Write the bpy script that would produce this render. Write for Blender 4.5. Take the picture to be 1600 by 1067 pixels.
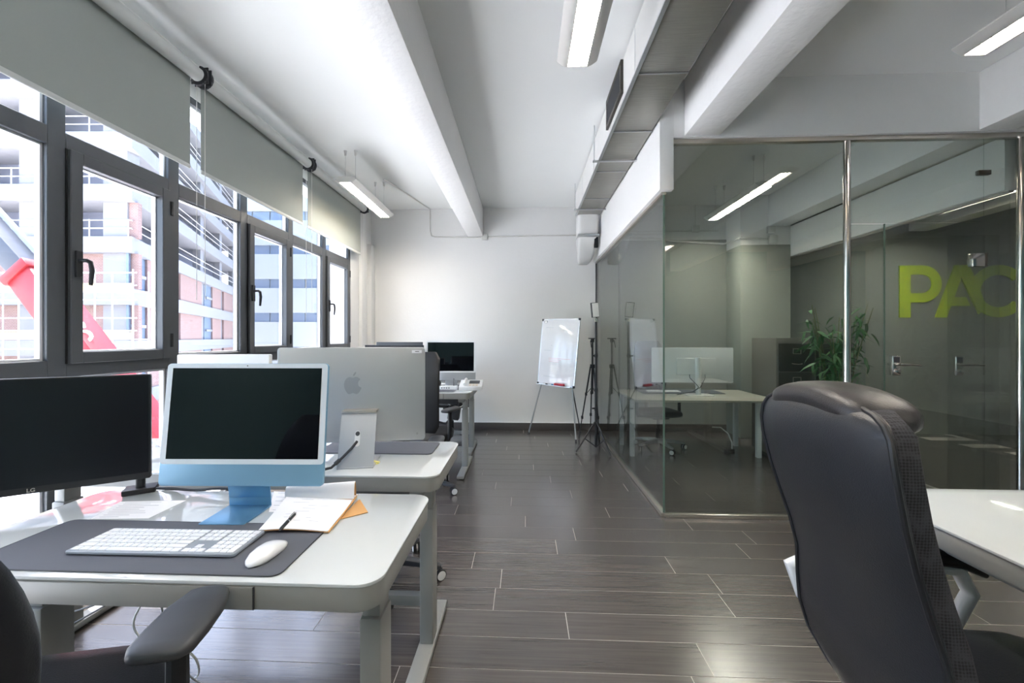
import bpy, bmesh, math, random
from mathutils import Vector, Matrix
random.seed(7)
PI = math.pi
for o in list(bpy.data.objects):
    bpy.data.objects.remove(o, do_unlink=True)
scene = bpy.context.scene
COL = scene.collection

# ------------------------------------------------------------------ camera
FPX = 640.0
YAW = math.radians(2.5)
VPX, VPY = 819.0, 528.0
PPX, PPY = VPX - FPX * math.tan(YAW), VPY
CAMH = 1.4
cam_d = bpy.data.cameras.new('camera')
cam_d.sensor_fit = 'HORIZONTAL'
cam_d.sensor_width = 36.0
cam_d.lens = 36.0 * FPX / 1600.0
cam_d.shift_x = (800.0 - PPX) / 1600.0
cam_d.shift_y = (PPY - 533.5) / 1600.0
cam_d.clip_start = 0.05
cam_d.clip_end = 500
cam = bpy.data.objects.new('camera', cam_d)
cam.location = (0, 0, CAMH)
cam.rotation_euler = (PI / 2, 0, YAW)
COL.objects.link(cam)
scene.camera = cam

# ------------------------------------------------------------------ view / world / sun
scene.view_settings.view_transform = 'Standard'
scene.view_settings.look = 'None'
scene.view_settings.gamma = 1.0
scene.view_settings.use_curve_mapping = False
scene.view_settings.exposure = 0.84

SKY_STRENGTH = 0.8
SUN_STRENGTH = 13.0
LAMP = 56.0
world = bpy.data.worlds.new('sky')
scene.world = world
world.use_nodes = True
wn = world.node_tree
wn.nodes.clear()
w_out = wn.nodes.new('ShaderNodeOutputWorld')
w_bg = wn.nodes.new('ShaderNodeBackground')
w_sky = wn.nodes.new('ShaderNodeTexSky')
w_sky.sky_type = 'NISHITA'
w_sky.sun_disc = False
w_sky.sun_elevation = math.radians(66)
w_sky.sun_rotation = math.radians(-60)
w_sky.air_density = 1.0
w_sky.dust_density = 2.5
w_sky.ozone_density = 1.0
w_bg.inputs['Strength'].default_value = SKY_STRENGTH
wn.links.new(w_sky.outputs[0], w_bg.inputs['Color'])
wn.links.new(w_bg.outputs[0], w_out.inputs['Surface'])

sun_d = bpy.data.lights.new('sun', 'SUN')
sun_d.energy = SUN_STRENGTH
sun_d.angle = math.radians(0.6)
sun_d.color = (1.0, 0.98, 0.95)
sun = bpy.data.objects.new('sun', sun_d)
sun.rotation_euler = Vector((0.27, -0.10, -1.0)).to_track_quat('-Z', 'Y').to_euler()
sun.location = (-8, -4, 20)
COL.objects.link(sun)

# ------------------------------------------------------------------ helpers
def lin(c):
    if isinstance(c, str):
        c = tuple(int(c[i:i + 2], 16) / 255 for i in (0, 2, 4))
    return tuple(((v / 12.92) if v <= 0.04045 else ((v + 0.055) / 1.055) ** 2.4) for v in c[:3])

def M(name, col, rough=0.5, metal=0.0, var=0.0, scale=8.0, bump=0.0, bscale=60.0, spec=0.5, coat=0.0,
      emit=None, estr=0.0, stretch=(1, 1, 1), sheen=0.0):
    m = bpy.data.materials.new(name)
    m.use_nodes = True
    nt = m.node_tree
    b = nt.nodes['Principled BSDF']
    L = lin(col)
    b.inputs['Roughness'].default_value = rough
    b.inputs['Metallic'].default_value = metal
    b.inputs['Specular IOR Level'].default_value = spec
    b.inputs['Coat Weight'].default_value = coat
    b.inputs['Coat Roughness'].default_value = 0.05
    b.inputs['Base Color'].default_value = (*L, 1)
    tc = nt.nodes.new('ShaderNodeTexCoord')
    mp = nt.nodes.new('ShaderNodeMapping')
    mp.inputs['Scale'].default_value = stretch
    nt.links.new(tc.outputs['Object'], mp.inputs['Vector'])
    nz = nt.nodes.new('ShaderNodeTexNoise')
    nz.inputs['Scale'].default_value = scale
    nz.inputs['Detail'].default_value = 4
    nt.links.new(mp.outputs[0], nz.inputs['Vector'])
    mx = nt.nodes.new('ShaderNodeMix')
    mx.data_type = 'RGBA'
    v = max(var, 0.015)
    mx.inputs[6].default_value = (*[min(1, c * (1 - v)) for c in L], 1)
    mx.inputs[7].default_value = (*[min(1, c * (1 + v)) for c in L], 1)
    nt.links.new(nz.outputs['Fac'], mx.inputs[0])
    nt.links.new(mx.outputs[2], b.inputs['Base Color'])
    if bump > 0:
        n2 = nt.nodes.new('ShaderNodeTexNoise')
        n2.inputs['Scale'].default_value = bscale
        n2.inputs['Detail'].default_value = 3
        nt.links.new(mp.outputs[0], n2.inputs['Vector'])
        bp = nt.nodes.new('ShaderNodeBump')
        bp.inputs['Strength'].default_value = bump
        bp.inputs['Distance'].default_value = 0.01
        nt.links.new(n2.outputs['Fac'], bp.inputs['Height'])
        nt.links.new(bp.outputs[0], b.inputs['Normal'])
    if emit is not None:
        b.inputs['Emission Color'].default_value = (*lin(emit), 1)
        b.inputs['Emission Strength'].default_value = estr
    return m

def glass_mat(name, tint, f0=0.04, rough=0.0, fmax=1.0):
    """architectural pane: tinted see-through plus mirror reflection that rises at grazing angles"""
    m = bpy.data.materials.new(name)
    m.use_nodes = True
    nt = m.node_tree
    nt.nodes.clear()
    out = nt.nodes.new('ShaderNodeOutputMaterial')
    mix = nt.nodes.new('ShaderNodeMixShader')
    tr = nt.nodes.new('ShaderNodeBsdfTransparent')
    tr.inputs[0].default_value = (*tint, 1)
    gl = nt.nodes.new('ShaderNodeBsdfGlossy')
    gl.inputs['Roughness'].default_value = rough
    lw = nt.nodes.new('ShaderNodeLayerWeight')
    lw.inputs['Blend'].default_value = 0.5
    pw = nt.nodes.new('ShaderNodeMath'); pw.operation = 'POWER'; pw.inputs[1].default_value = 5
    ma = nt.nodes.new('ShaderNodeMath'); ma.operation = 'MULTIPLY_ADD'
    ma.inputs[1].default_value = fmax - f0; ma.inputs[2].default_value = f0
    nt.links.new(lw.outputs['Facing'], pw.inputs[0])
    nt.links.new(pw.outputs[0], ma.inputs[0])
    nt.links.new(ma.outputs[0], mix.inputs[0])
    nt.links.new(tr.outputs[0], mix.inputs[1])
    nt.links.new(gl.outputs[0], mix.inputs[2])
    nt.links.new(mix.outputs[0], out.inputs['Surface'])
    return m

def V(*a):
    return Vector(a)

def rrect(x0, x1, y0, y1, r, n=6):
    pts = []
    for cx, cy, a0 in ((x1 - r, y1 - r, 0), (x0 + r, y1 - r, 90), (x0 + r, y0 + r, 180), (x1 - r, y0 + r, 270)):
        for i in range(n + 1):
            a = math.radians(a0 + 90 * i / n)
            pts.append((cx + r * math.cos(a), cy + r * math.sin(a)))
    return pts

class MB:
    def __init__(s):
        s.v = []; s.f = []
    def add(s, vs, fs):
        k = len(s.v)
        s.v += [tuple(p) for p in vs]
        s.f += [tuple(i + k for i in f) for f in fs]
        return s
    def bx(s, x0, x1, y0, y1, z0, z1, M4=None):
        vs = [(x, y, z) for z in (z0, z1) for y in (y0, y1) for x in (x0, x1)]
        if M4 is not None:
            vs = [M4 @ Vector(p) for p in vs]
        return s.add(vs, [(0, 2, 3, 1), (4, 5, 7, 6), (0, 1, 5, 4), (2, 6, 7, 3), (0, 4, 6, 2), (1, 3, 7, 5)])
    def bar(s, p, q, w, h, up=(0, 0, 1)):
        p, q = Vector(p), Vector(q)
        d = (q - p).normalized()
        u = Vector(up)
        if abs(d.dot(u)) > 0.98:
            u = Vector((0, 1, 0))
        r = d.cross(u).normalized()
        u = r.cross(d).normalized()
        vs = []
        for e in (p, q):
            for a, b in ((-1, -1), (1, -1), (1, 1), (-1, 1)):
                vs.append(e + r * (a * w / 2) + u * (b * h / 2))
        return s.add(vs, [(3, 2, 1, 0), (4, 5, 6, 7), (0, 1, 5, 4), (1, 2, 6, 5), (2, 3, 7, 6), (3, 0, 4, 7)])
    def loft(s, rings, closed=True, caps=True):
        n = len(rings[0])
        vs = [p for r in rings for p in r]
        fs = []
        for i in range(len(rings) - 1):
            for j in range(n if closed else n - 1):
                a, b = i * n + j, i * n + (j + 1) % n
                fs.append((a, b, b + n, a + n))
        if caps and closed:
            fs.append(tuple(range(n - 1, -1, -1)))
            k = (len(rings) - 1) * n
            fs.append(tuple(k + j for j in range(n)))
        return s.add(vs, fs)
    def tube(s, pts, r, n=8, caps=True):
        pts = [Vector(p) for p in pts]
        rs = r if isinstance(r, (list, tuple)) else [r] * len(pts)
        rings = []
        prev = None
        for i, p in enumerate(pts):
            if i == 0: d = pts[1] - pts[0]
            elif i == len(pts) - 1: d = pts[-1] - pts[-2]
            else: d = (pts[i + 1] - p).normalized() + (p - pts[i - 1]).normalized()
            if d.length < 1e-9: d = Vector((0, 0, 1))
            d.normalize()
            if prev is None:
                a = Vector((0, 0, 1)) if abs(d.z) < 0.9 else Vector((1, 0, 0))
                u = d.cross(a).normalized()
            else:
                u = (prev - d * prev.dot(d))
                u = u.normalized() if u.length > 1e-6 else d.orthogonal().normalized()
            prev = u
            w = d.cross(u)
            rings.append([p + (u * math.cos(2 * PI * k / n) + w * math.sin(2 * PI * k / n)) * rs[i] for k in range(n)])
        return s.loft(rings, True, caps)
    def lathe(s, prof, c=(0, 0, 0), n=20, M4=None):
        rings = []
        for r, z in prof:
            ring = [Vector((c[0] + r * math.cos(2 * PI * k / n), c[1] + r * math.sin(2 * PI * k / n), c[2] + z)) for k in range(n)]
            if M4 is not None: ring = [M4 @ p for p in ring]
            rings.append(ring)
        return s.loft(rings, True, True)
    def prism(s, poly, d0, d1, fn=lambda u, v, w: (u, v, w)):
        n = len(poly)
        vs = [fn(p[0], p[1], d0) for p in poly] + [fn(p[0], p[1], d1) for p in poly]
        fs = [tuple(range(n - 1, -1, -1)), tuple(range(n, 2 * n))]
        for i in range(n):
            j = (i + 1) % n
            fs.append((i, j, j + n, i + n))
        return s.add(vs, fs)
    def mesh(s, name, mat, bevel=0.0, smooth=35, seg=2):
        me = bpy.data.meshes.new(name)
        me.from_pydata(s.v, [], s.f)
        bm = bmesh.new()
        bm.from_mesh(me)
        bmesh.ops.recalc_face_normals(bm, faces=bm.faces)
        if bevel > 0:
            es = [e for e in bm.edges if len(e.link_faces) == 2 and e.calc_face_angle(0) > math.radians(40)]
            bmesh.ops.bevel(bm, geom=es, offset=bevel, segments=seg, profile=0.5, affect='EDGES', clamp_overlap=True)
        bm.to_mesh(me)
        bm.free()
        if smooth:
            for p in me.polygons: p.use_smooth = True
            me.set_sharp_from_angle(angle=math.radians(smooth))
        if mat is not None: me.materials.append(mat)
        return me
    def build(s, name, mat, parent=None, bevel=0.0, smooth=35, seg=2):
        return link(name, s.mesh(name, mat, bevel, smooth, seg), parent)

def link(name, me, parent=None):
    o = bpy.data.objects.new(name, me)
    COL.objects.link(o)
    if parent is not None: o.parent = parent
    return o

def tag(o, label=None, cat=None, group=None, kind=None):
    if label: o['label'] = label
    if cat: o['category'] = cat
    if group: o['group'] = group
    if kind: o['kind'] = kind
    return o

def thing(name, label, cat, loc=(0, 0, 0), rz=0.0, group=None):
    o = bpy.data.objects.new(name, None)
    o.empty_display_size = 0.1
    COL.objects.link(o)
    o.location = loc
    o.rotation_euler = (0, 0, rz)
    return tag(o, label, cat, group)

def structure(name, mb_or_none, mat, loc=(0, 0, 0), **k):
    if mb_or_none is None:
        o = bpy.data.objects.new(name, None); COL.objects.link(o); o.location = loc
    else:
        o = mb_or_none.build(name, mat, None, **k)
    o['kind'] = 'structure'
    return o

def text_mesh(body, size, depth, mat, name, bold=0.0):
    cu = bpy.data.curves.new(name, 'FONT')
    cu.body = body; cu.size = size; cu.extrude = depth / 2; cu.align_x = 'CENTER'; cu.align_y = 'CENTER'
    cu.offset = bold
    cu.resolution_u = 4
    t = bpy.data.objects.new(name, cu)
    COL.objects.link(t)
    bpy.context.view_layer.update()
    dg = bpy.context.evaluated_depsgraph_get()
    me = bpy.data.meshes.new_from_object(t.evaluated_get(dg))
    bpy.data.objects.remove(t, do_unlink=True)
    bpy.data.curves.remove(cu)
    me.materials.clear(); me.materials.append(mat)
    return me

# pixel of the photograph -> point, used once to survey where things stand
cY, sY = math.cos(YAW), math.sin(YAW)
def at_depth(x, y, d):
    l = (x - PPX) / FPX * d
    return Vector((cY * l - sY * d, sY * l + cY * d, CAMH - (y - PPY) / FPX * d))
def at_y(x, y, Y0):
    a, b = (x - PPX) / FPX, -(y - PPY) / FPX
    r = Vector((-sY + a * cY, cY + a * sY, b))
    return Vector((0, 0, CAMH)) + r * (Y0 / r.y)
def at_z(x, y, z):
    a, b = (x - PPX) / FPX, -(y - PPY) / FPX
    r = Vector((-sY + a * cY, cY + a * sY, b))
    return Vector((0, 0, CAMH)) + r * ((z - CAMH) / r.z)

# ------------------------------------------------------------------ materials
m_white = M('white_paint', 'E9E8E6', 0.75, var=0.03, scale=1.5, bump=0.15, bscale=25)
m_ceil = M('ceiling_paint', 'EDEEEC', 0.85, var=0.03, scale=0.8, bump=0.1, bscale=12)
m_beam = M('beam_plaster', 'EBEAE8', 0.8, var=0.04, scale=2.0, bump=0.35, bscale=22)
m_grey_wall = M('office_grey_paint', '82857F', 0.75, var=0.03, scale=1.5)
m_teal = M('muted_teal_paint', '8FB4BC', 0.8, var=0.03)
m_pillar = M('pillar_paint', '999C94', 0.75, var=0.03)
m_dark_wall = M('dark_wall_paint', '858984', 0.8, var=0.03)
m_base = M('dark_skirting', '4F4A48', 0.4, var=0.08, stretch=(1, 8, 8))
m_grout = M('floor_joint', 'A8A19A', 0.7)
m_frame = M('window_frame_paint', '4B4E52', 0.4, var=0.03)
m_sealwhite = M('window_bead_white', 'D8D8DA', 0.5)
m_black = M('black_plastic', '1B1C1F', 0.45)
m_rubber = M('black_rubber', '141416', 0.7)
m_dgrey = M('dark_grey_plastic', '3A3C40', 0.45)
m_desk_glass = M('white_glass_top', 'CDD2D3', 0.06, var=0.01, spec=0.6, coat=0.6)
m_desk_metal = M('desk_painted_metal', '90918E', 0.42, var=0.02)
m_mat = M('desk_mat_grey', '565A63', 0.75, var=0.04, bump=0.15, bscale=900)
m_alu = M('aluminium', 'C4C6C7', 0.34, metal=0.85, var=0.02)
m_silver = M('silver_shell', 'B9BBBD', 0.38, metal=0.6, var=0.01)
m_silver2 = M('silver_logo', '9A9C9D', 0.42, metal=0.4)
m_blue = M('pale_blue_shell', '7EA9C5', 0.4, metal=0.25, var=0.01)
m_bluedark = M('blue_stand', '6A9ABC', 0.35, metal=0.5, var=0.01)
m_bezel = M('pale_bezel', 'DDE3E8', 0.3)
m_screen = M('black_screen_glass', '05070A', 0.03, spec=0.6)
m_matte_screen = M('matte_screen', '15171C', 0.28, spec=0.4)
m_paper = M('paper', 'F0F0F3', 0.8, var=0.02, scale=20)
m_print = M('printed_ink', 'A9ADB8', 0.8)
m_card = M('brown_card', 'C99A62', 0.75, var=0.05)
m_kbody = M('keyboard_body', '9EA6AF', 0.4, metal=0.3)
m_key = M('white_keycap', 'EDF0F4', 0.45)
m_mouse = M('white_mouse', 'EEF0F3', 0.15, coat=0.4)
m_leather = M('black_leather', '212328', 0.34, var=0.06, scale=14, bump=0.12, bscale=350)
m_leather_top = M('brown_black_leather', '2F2C2C', 0.4, var=0.06, scale=14, bump=0.12, bscale=350)
m_mesh = M('black_mesh', '1A1A1D', 0.75, bump=0.2, bscale=500)
def weave(m, k):
    nt = m.node_tree
    bs = nt.nodes['Principled BSDF']
    tc = nt.nodes.new('ShaderNodeTexCoord')
    vo = nt.nodes.new('ShaderNodeTexVoronoi')
    vo.inputs['Scale'].default_value = k
    vo.inputs['Randomness'].default_value = 0.12
    nt.links.new(tc.outputs['Object'], vo.inputs['Vector'])
    rp = nt.nodes.new('ShaderNodeValToRGB')
    rp.color_ramp.elements[0].position = 0.25; rp.color_ramp.elements[0].color = (*lin('0B0B0D'), 1)
    rp.color_ramp.elements[1].position = 0.6; rp.color_ramp.elements[1].color = (*lin('35343A'), 1)
    nt.links.new(vo.outputs['Distance'], rp.inputs[0])
    nt.links.new(rp.outputs[0], bs.inputs['Base Color'])
weave(m_mesh, 170)
m_chrome = M('polished_steel', 'D9D4CE', 0.12, metal=1.0, var=0.02)
m_satin = M('satin_steel', 'C9C2B8', 0.28, metal=0.95, var=0.02)
m_duct = M('galvanised_duct', '97958D', 0.4, metal=0.6, var=0.15, scale=5, stretch=(1, 12, 1), bump=0.25, bscale=8)
m_duct_white = M('duct_side_white', 'D9D8D5', 0.7, var=0.03)
m_blind = M('blind_fabric', 'A2A7A1', 0.9, var=0.02, bump=0.1, bscale=900)
m_roller = M('blind_roll_pale', 'CDCFCB', 0.6, var=0.02)
m_lamp_body = M('lamp_housing', 'CFCDC8', 0.4, metal=0.3, var=0.02)
m_lamp_lit = M('lamp_diffuser', 'FFF4E2', 0.5, emit='FFF7EC', estr=LAMP)
m_lamp_lit2 = M('lamp_diffuser_boosted', 'FFF4E2', 0.5, emit='FFF7EC', estr=LAMP * 1.6)  # emission boosted to brighten the office and the room beyond
m_louver = M('lamp_louver', 'E8DFCF', 0.4, metal=0.3)
m_conduit = M('white_conduit', 'D8D6D1', 0.6)
m_green = M('lime_letters', 'B5CB2E', 0.6, var=0.02)
m_cab_side = M('cabinet_side', '6E6A62', 0.5, var=0.03)
m_cab_front = M('cabinet_drawer', '3A342D', 0.45, var=0.03)
m_leaf = M('leaf_green', '3F6E38', 0.5, var=0.3, scale=5)
m_stem = M('stem_green', '6B7440', 0.6, var=0.2)
m_pot = M('plant_pot', '4A4644', 0.6)
m_board = M('whiteboard', 'F1F2F4', 0.12, coat=0.3)
m_red = M('red_plastic', 'B9303C', 0.5)
m_bluep = M('blue_plastic', '2E6F9B', 0.5)
m_redink = M('red_marker_ink', 'E2A9B2', 0.6)
m_greyink = M('grey_marker_ink', 'BFC6CC', 0.6)
m_yellow = M('yellow_note', 'E7E08B', 0.7)
m_whitepl = M('white_plastic', 'E3E4E3', 0.4)
m_cable = M('dark_cable', '2B2C30', 0.5)
m_cable_w = M('white_cable', 'DCDCD8', 0.5)
m_led = M('led_panel_white', 'F2F2F0', 0.5)
m_pane = glass_mat('window_glass', (0.965, 0.97, 0.975), 0.035)
m_office_glass = glass_mat('tinted_office_glass', (0.825, 0.862, 0.848), 0.09)
m_clear_glass = glass_mat('clear_office_glass', (0.92, 0.935, 0.925), 0.06)
m_glass_edge = M('green_glass_edge', '53695F', 0.2)
m_concrete = M('pale_concrete', '949296', 0.9, var=0.06, scale=0.6)
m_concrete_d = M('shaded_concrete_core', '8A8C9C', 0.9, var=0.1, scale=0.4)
m_scaf = M('scaffold_tube', 'D9D6D2', 0.5, metal=0.3)
m_scaf_y = M('scaffold_board_yellow', 'E0C184', 0.7, var=0.05)
m_crane_red = M('crane_red', '8C1119', 0.45, var=0.04)
m_crane_grey = M('crane_grey', '494C55', 0.45, var=0.04)
m_ground = M('site_ground', 'DDDEDE', 0.95, var=0.12, scale=0.3)
m_ext_white = M('facade_white', 'AEB2B4', 0.85, var=0.03, scale=0.2)
m_ext_glass = M('facade_window', '75859A', 0.2, var=0.1, scale=0.5)

def brick_mat(name):
    m = M(name, 'C98F84', 0.9)
    nt = m.node_tree
    b = nt.nodes['Principled BSDF']
    tc = nt.nodes.new('ShaderNodeTexCoord')
    br = nt.nodes.new('ShaderNodeTexBrick')
    br.inputs['Color1'].default_value = (*lin('937069'), 1)
    br.inputs['Color2'].default_value = (*lin('9C7B74'), 1)
    br.inputs['Mortar'].default_value = (*lin('A08F8A'), 1)
    br.inputs['Scale'].default_value = 3.0
    br.inputs['Mortar Size'].default_value = 0.03
    nt.links.new(tc.outputs['Generated'], br.inputs['Vector'])
    mp = nt.nodes.new('ShaderNodeMapping')
    mp.inputs['Rotation'].default_value = (PI / 2, 0, 0)
    nt.links.new(tc.outputs['Object'], mp.inputs['Vector'])
    nt.links.new(mp.outputs[0], br.inputs['Vector'])
    nt.links.new(br.outputs['Color'], b.inputs['Base Color'])
    return m
m_brick = brick_mat('brick_infill')

def plank_mat():
    m = M('dark_wood_plank', '5A5350', 0.33)
    nt = m.node_tree
    b = nt.nodes['Principled BSDF']
    tc = nt.nodes.new('ShaderNodeTexCoord')
    oi = nt.nodes.new('ShaderNodeObjectInfo')
    mp = nt.nodes.new('ShaderNodeMapping')
    mp.inputs['Scale'].default_value = (1.0, 40, 10)
    ad = nt.nodes.new('ShaderNodeVectorMath'); ad.operation = 'ADD'
    cb = nt.nodes.new('ShaderNodeCombineXYZ')
    mu = nt.nodes.new('ShaderNodeMath'); mu.operation = 'MULTIPLY'; mu.inputs[1].default_value = 37
    nt.links.new(oi.outputs['Random'], mu.inputs[0])
    nt.links.new(mu.outputs[0], cb.inputs['X']); nt.links.new(mu.outputs[0], cb.inputs['Z'])
    nt.links.new(tc.outputs['Object'], ad.inputs[0]); nt.links.new(cb.outputs[0], ad.inputs[1])
    nt.links.new(ad.outputs[0], mp.inputs['Vector'])
    nz = nt.nodes.new('ShaderNodeTexNoise')
    nz.inputs['Scale'].default_value = 2.2; nz.inputs['Detail'].default_value = 7; nz.inputs['Distortion'].default_value = 0.6
    nt.links.new(mp.outputs[0], nz.inputs['Vector'])
    rp = nt.nodes.new('ShaderNodeValToRGB')
    rp.color_ramp.elements[0].position = 0.25; rp.color_ramp.elements[0].color = (*lin('423D3B'), 1)
    rp.color_ramp.elements[1].position = 0.8; rp.color_ramp.elements[1].color = (*lin('5D5753'), 1)
    nt.links.new(nz.outputs['Fac'], rp.inputs[0])
    hs = nt.nodes.new('ShaderNodeHueSaturation')
    mr = nt.nodes.new('ShaderNodeMapRange')
    mr.inputs['To Min'].default_value = 0.86; mr.inputs['To Max'].default_value = 1.1
    nt.links.new(oi.outputs['Random'], mr.inputs['Value'])
    nt.links.new(mr.outputs[0], hs.inputs['Value'])
    nt.links.new(rp.outputs[0], hs.inputs['Color'])
    nt.links.new(hs.outputs[0], b.inputs['Base Color'])
    bp = nt.nodes.new('ShaderNodeBump'); bp.inputs['Strength'].default_value = 0.12; bp.inputs['Distance'].default_value = 0.004
    nt.links.new(nz.outputs['Fac'], bp.inputs['Height']); nt.links.new(bp.outputs[0], b.inputs['Normal'])
    b.inputs['Roughness'].default_value = 0.27
    b.inputs['Coat Weight'].default_value = 0.7
    b.inputs['Coat Roughness'].default_value = 0.2
    b.inputs['Specular IOR Level'].default_value = 0.75
    return m
m_plank = plank_mat()

# ------------------------------------------------------------------ room dimensions
XL, XR = -2.38, 7.8
YB, YF = 6.27, -3.2
ZC = 3.39
ZBEAM = 2.955
XG = 1.095        # side glass
YG = 3.262        # front glass

# ------------------------------------------------------------------ floor with planks
floor = structure('floor', MB().bx(XL - 0.3, XR + 0.1, YF - 0.1, YB + 0.1, -0.12, -0.0012), m_grout, smooth=0)
ROW0, ROWH = 1.728, 0.1875
joints = {8: 1.229, 7: -0.617, 7.5: 0, 6: 0.216, 4: 1.086, 2: 0.21, 1: 0.787, 9: 0.668}
joints = {7: 1.229, 6: 1.578, 5: 0.216, 3: 1.086, 1: 0.21, 0: 0.787, 8: 0.668}
PL = 1.22
plank_cache = {}
for r in range(-5, 25):
    y0 = ROW0 + r * ROWH
    y1 = y0 + ROWH
    if y0 > YB: break
    y1 = min(y1, YB)
    jx = joints.get(r, (r * 0.53) % PL)
    n0 = math.floor((XL - jx) / PL)
    x = jx + n0 * PL
    while x < 5.4:
        a, b = max(x, XL), min(x + PL, XR)
        if b - a > 0.03 and not (y0 < 0.6 and a > 2.5):
            key = (round(b - a, 3), round(y1 - y0, 3))
            if key not in plank_cache:
                hx, hy = key[0] / 2 - 0.0020, key[1] / 2 - 0.0022
                plank_cache[key] = MB().bx(-hx, hx, -hy, hy, -0.003, 0.0).mesh('plank', m_plank, 0, 0)
            o = link('plank', plank_cache[key], floor)
            o.location = ((a + b) / 2, (y0 + y1) / 2, 0)
        x += PL
# beyond the planks that the photo can show the same boards go on as one surface
rest = MB()
rest.bx(XL, XR, YF, ROW0 - 5 * ROWH - 0.002, -0.004, 0)
ro = rest.build('plank_field', m_plank, floor, smooth=0); ro['kind'] = 'stuff'
ro = MB().bx(6.2, XR, ROW0 - 5 * ROWH, YB, -0.004, 0).build('plank_field', m_plank, floor, smooth=0); ro['kind'] = 'stuff'

# ------------------------------------------------------------------ shell
structure('ceiling', MB().bx(XL - 0.3, XR + 0.1, YF - 0.1, YB + 0.1, ZC, ZC + 0.15), m_ceil, smooth=0)
structure('wall_back', MB().bx(XL - 0.3, XR + 0.1, YB, YB + 0.15, 0, ZC), m_white, smooth=0)
structure('wall_rear', MB().bx(XL - 0.3, XR + 0.1, YF - 0.15, YF, 0, ZC), m_teal, smooth=0)
structure('wall_right', MB().bx(XR, XR + 0.15, YF, YB, 0, ZC), m_white, smooth=0)
structure('baseboard_back', MB().bx(XL, XG - 0.02, YB - 0.015, YB, 0, 0.105), m_base, bevel=0.003)
structure('baseboard_office', MB().bx(XG + 0.02, 3.70, YB - 0.015, YB, 0, 0.105), m_base, bevel=0.003)
structure('trim_1', MB().bx(XL, XG - 0.02, YB - 0.018, YB, 0.105, 0.115), m_white, smooth=0)
# left wall: header above the windows, low upstand below, pier beside the back wall
structure('wall_left', MB().bx(XL - 0.3, XL, YF, 5.53, 3.13, ZC).bx(XL - 0.3, XL, YF, 5.53, 0, 0.13)
          .bx(XL - 0.3, XL, 5.53, YB, 0, ZC), m_white, smooth=0)
structure('wall_left_rear', MB().bx(XL - 0.3, XL, YF, -0.15, 0.13, 3.13), m_teal, smooth=0)
structure('trim_2', MB().bx(XL, XL + 0.055, 5.80, 5.93, 0, ZC), m_white, bevel=0.006)
structure('trim_3', MB().bx(XL, XL + 0.07, YB - 0.16, YB, 0, 2.82), m_white, bevel=0.006)
for i, (a, b) in enumerate(((-0.868, -0.628), (1.234, 1.50), (3.40, 3.66), (5.6, 5.86))):
    structure('ceiling_beam', MB().bx(a, b, YF, YB, ZBEAM, ZC), m_beam, bevel=0.004)
# lintel wall above the glass office front, bulkhead above its side glass
structure('wall_lintel_front', MB().bx(1.15, XR, YG - 0.05, YG + 0.06, 2.945, ZC), m_white, smooth=0)
structure('wall_lintel_side', MB().bx(1.045, 1.152, YG - 0.052, YB, 2.545, ZC), m_white, bevel=0.003)
structure('wall_lintel_partition', MB().bx(3.70, 3.80, YG + 0.06, YB, 2.54, ZBEAM), m_white, bevel=0.003)
structure('trim_4', MB().bx(3.80, XR, YG - 0.02, YG + 0.04, 0, 2.945), m_pillar, smooth=0)
structure('wall_accent', MB().bx(3.80, XR, YB - 0.05, YB, 0, ZC), m_dark_wall, smooth=0)
structure('wall_office', MB().bx(XG + 0.06, 3.70, YB - 0.012, YB, 0.106, 2.87), m_grey_wall, smooth=0)
structure('wall_pillar', MB().bx(3.02, 3.70, 5.86, YB, 0, 2.70), m_pillar, bevel=0.004)
structure('wall_pillar_top', MB().bx(3.02, 3.70, 5.86, YB, 2.70, ZC), m_white, bevel=0.002)

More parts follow.
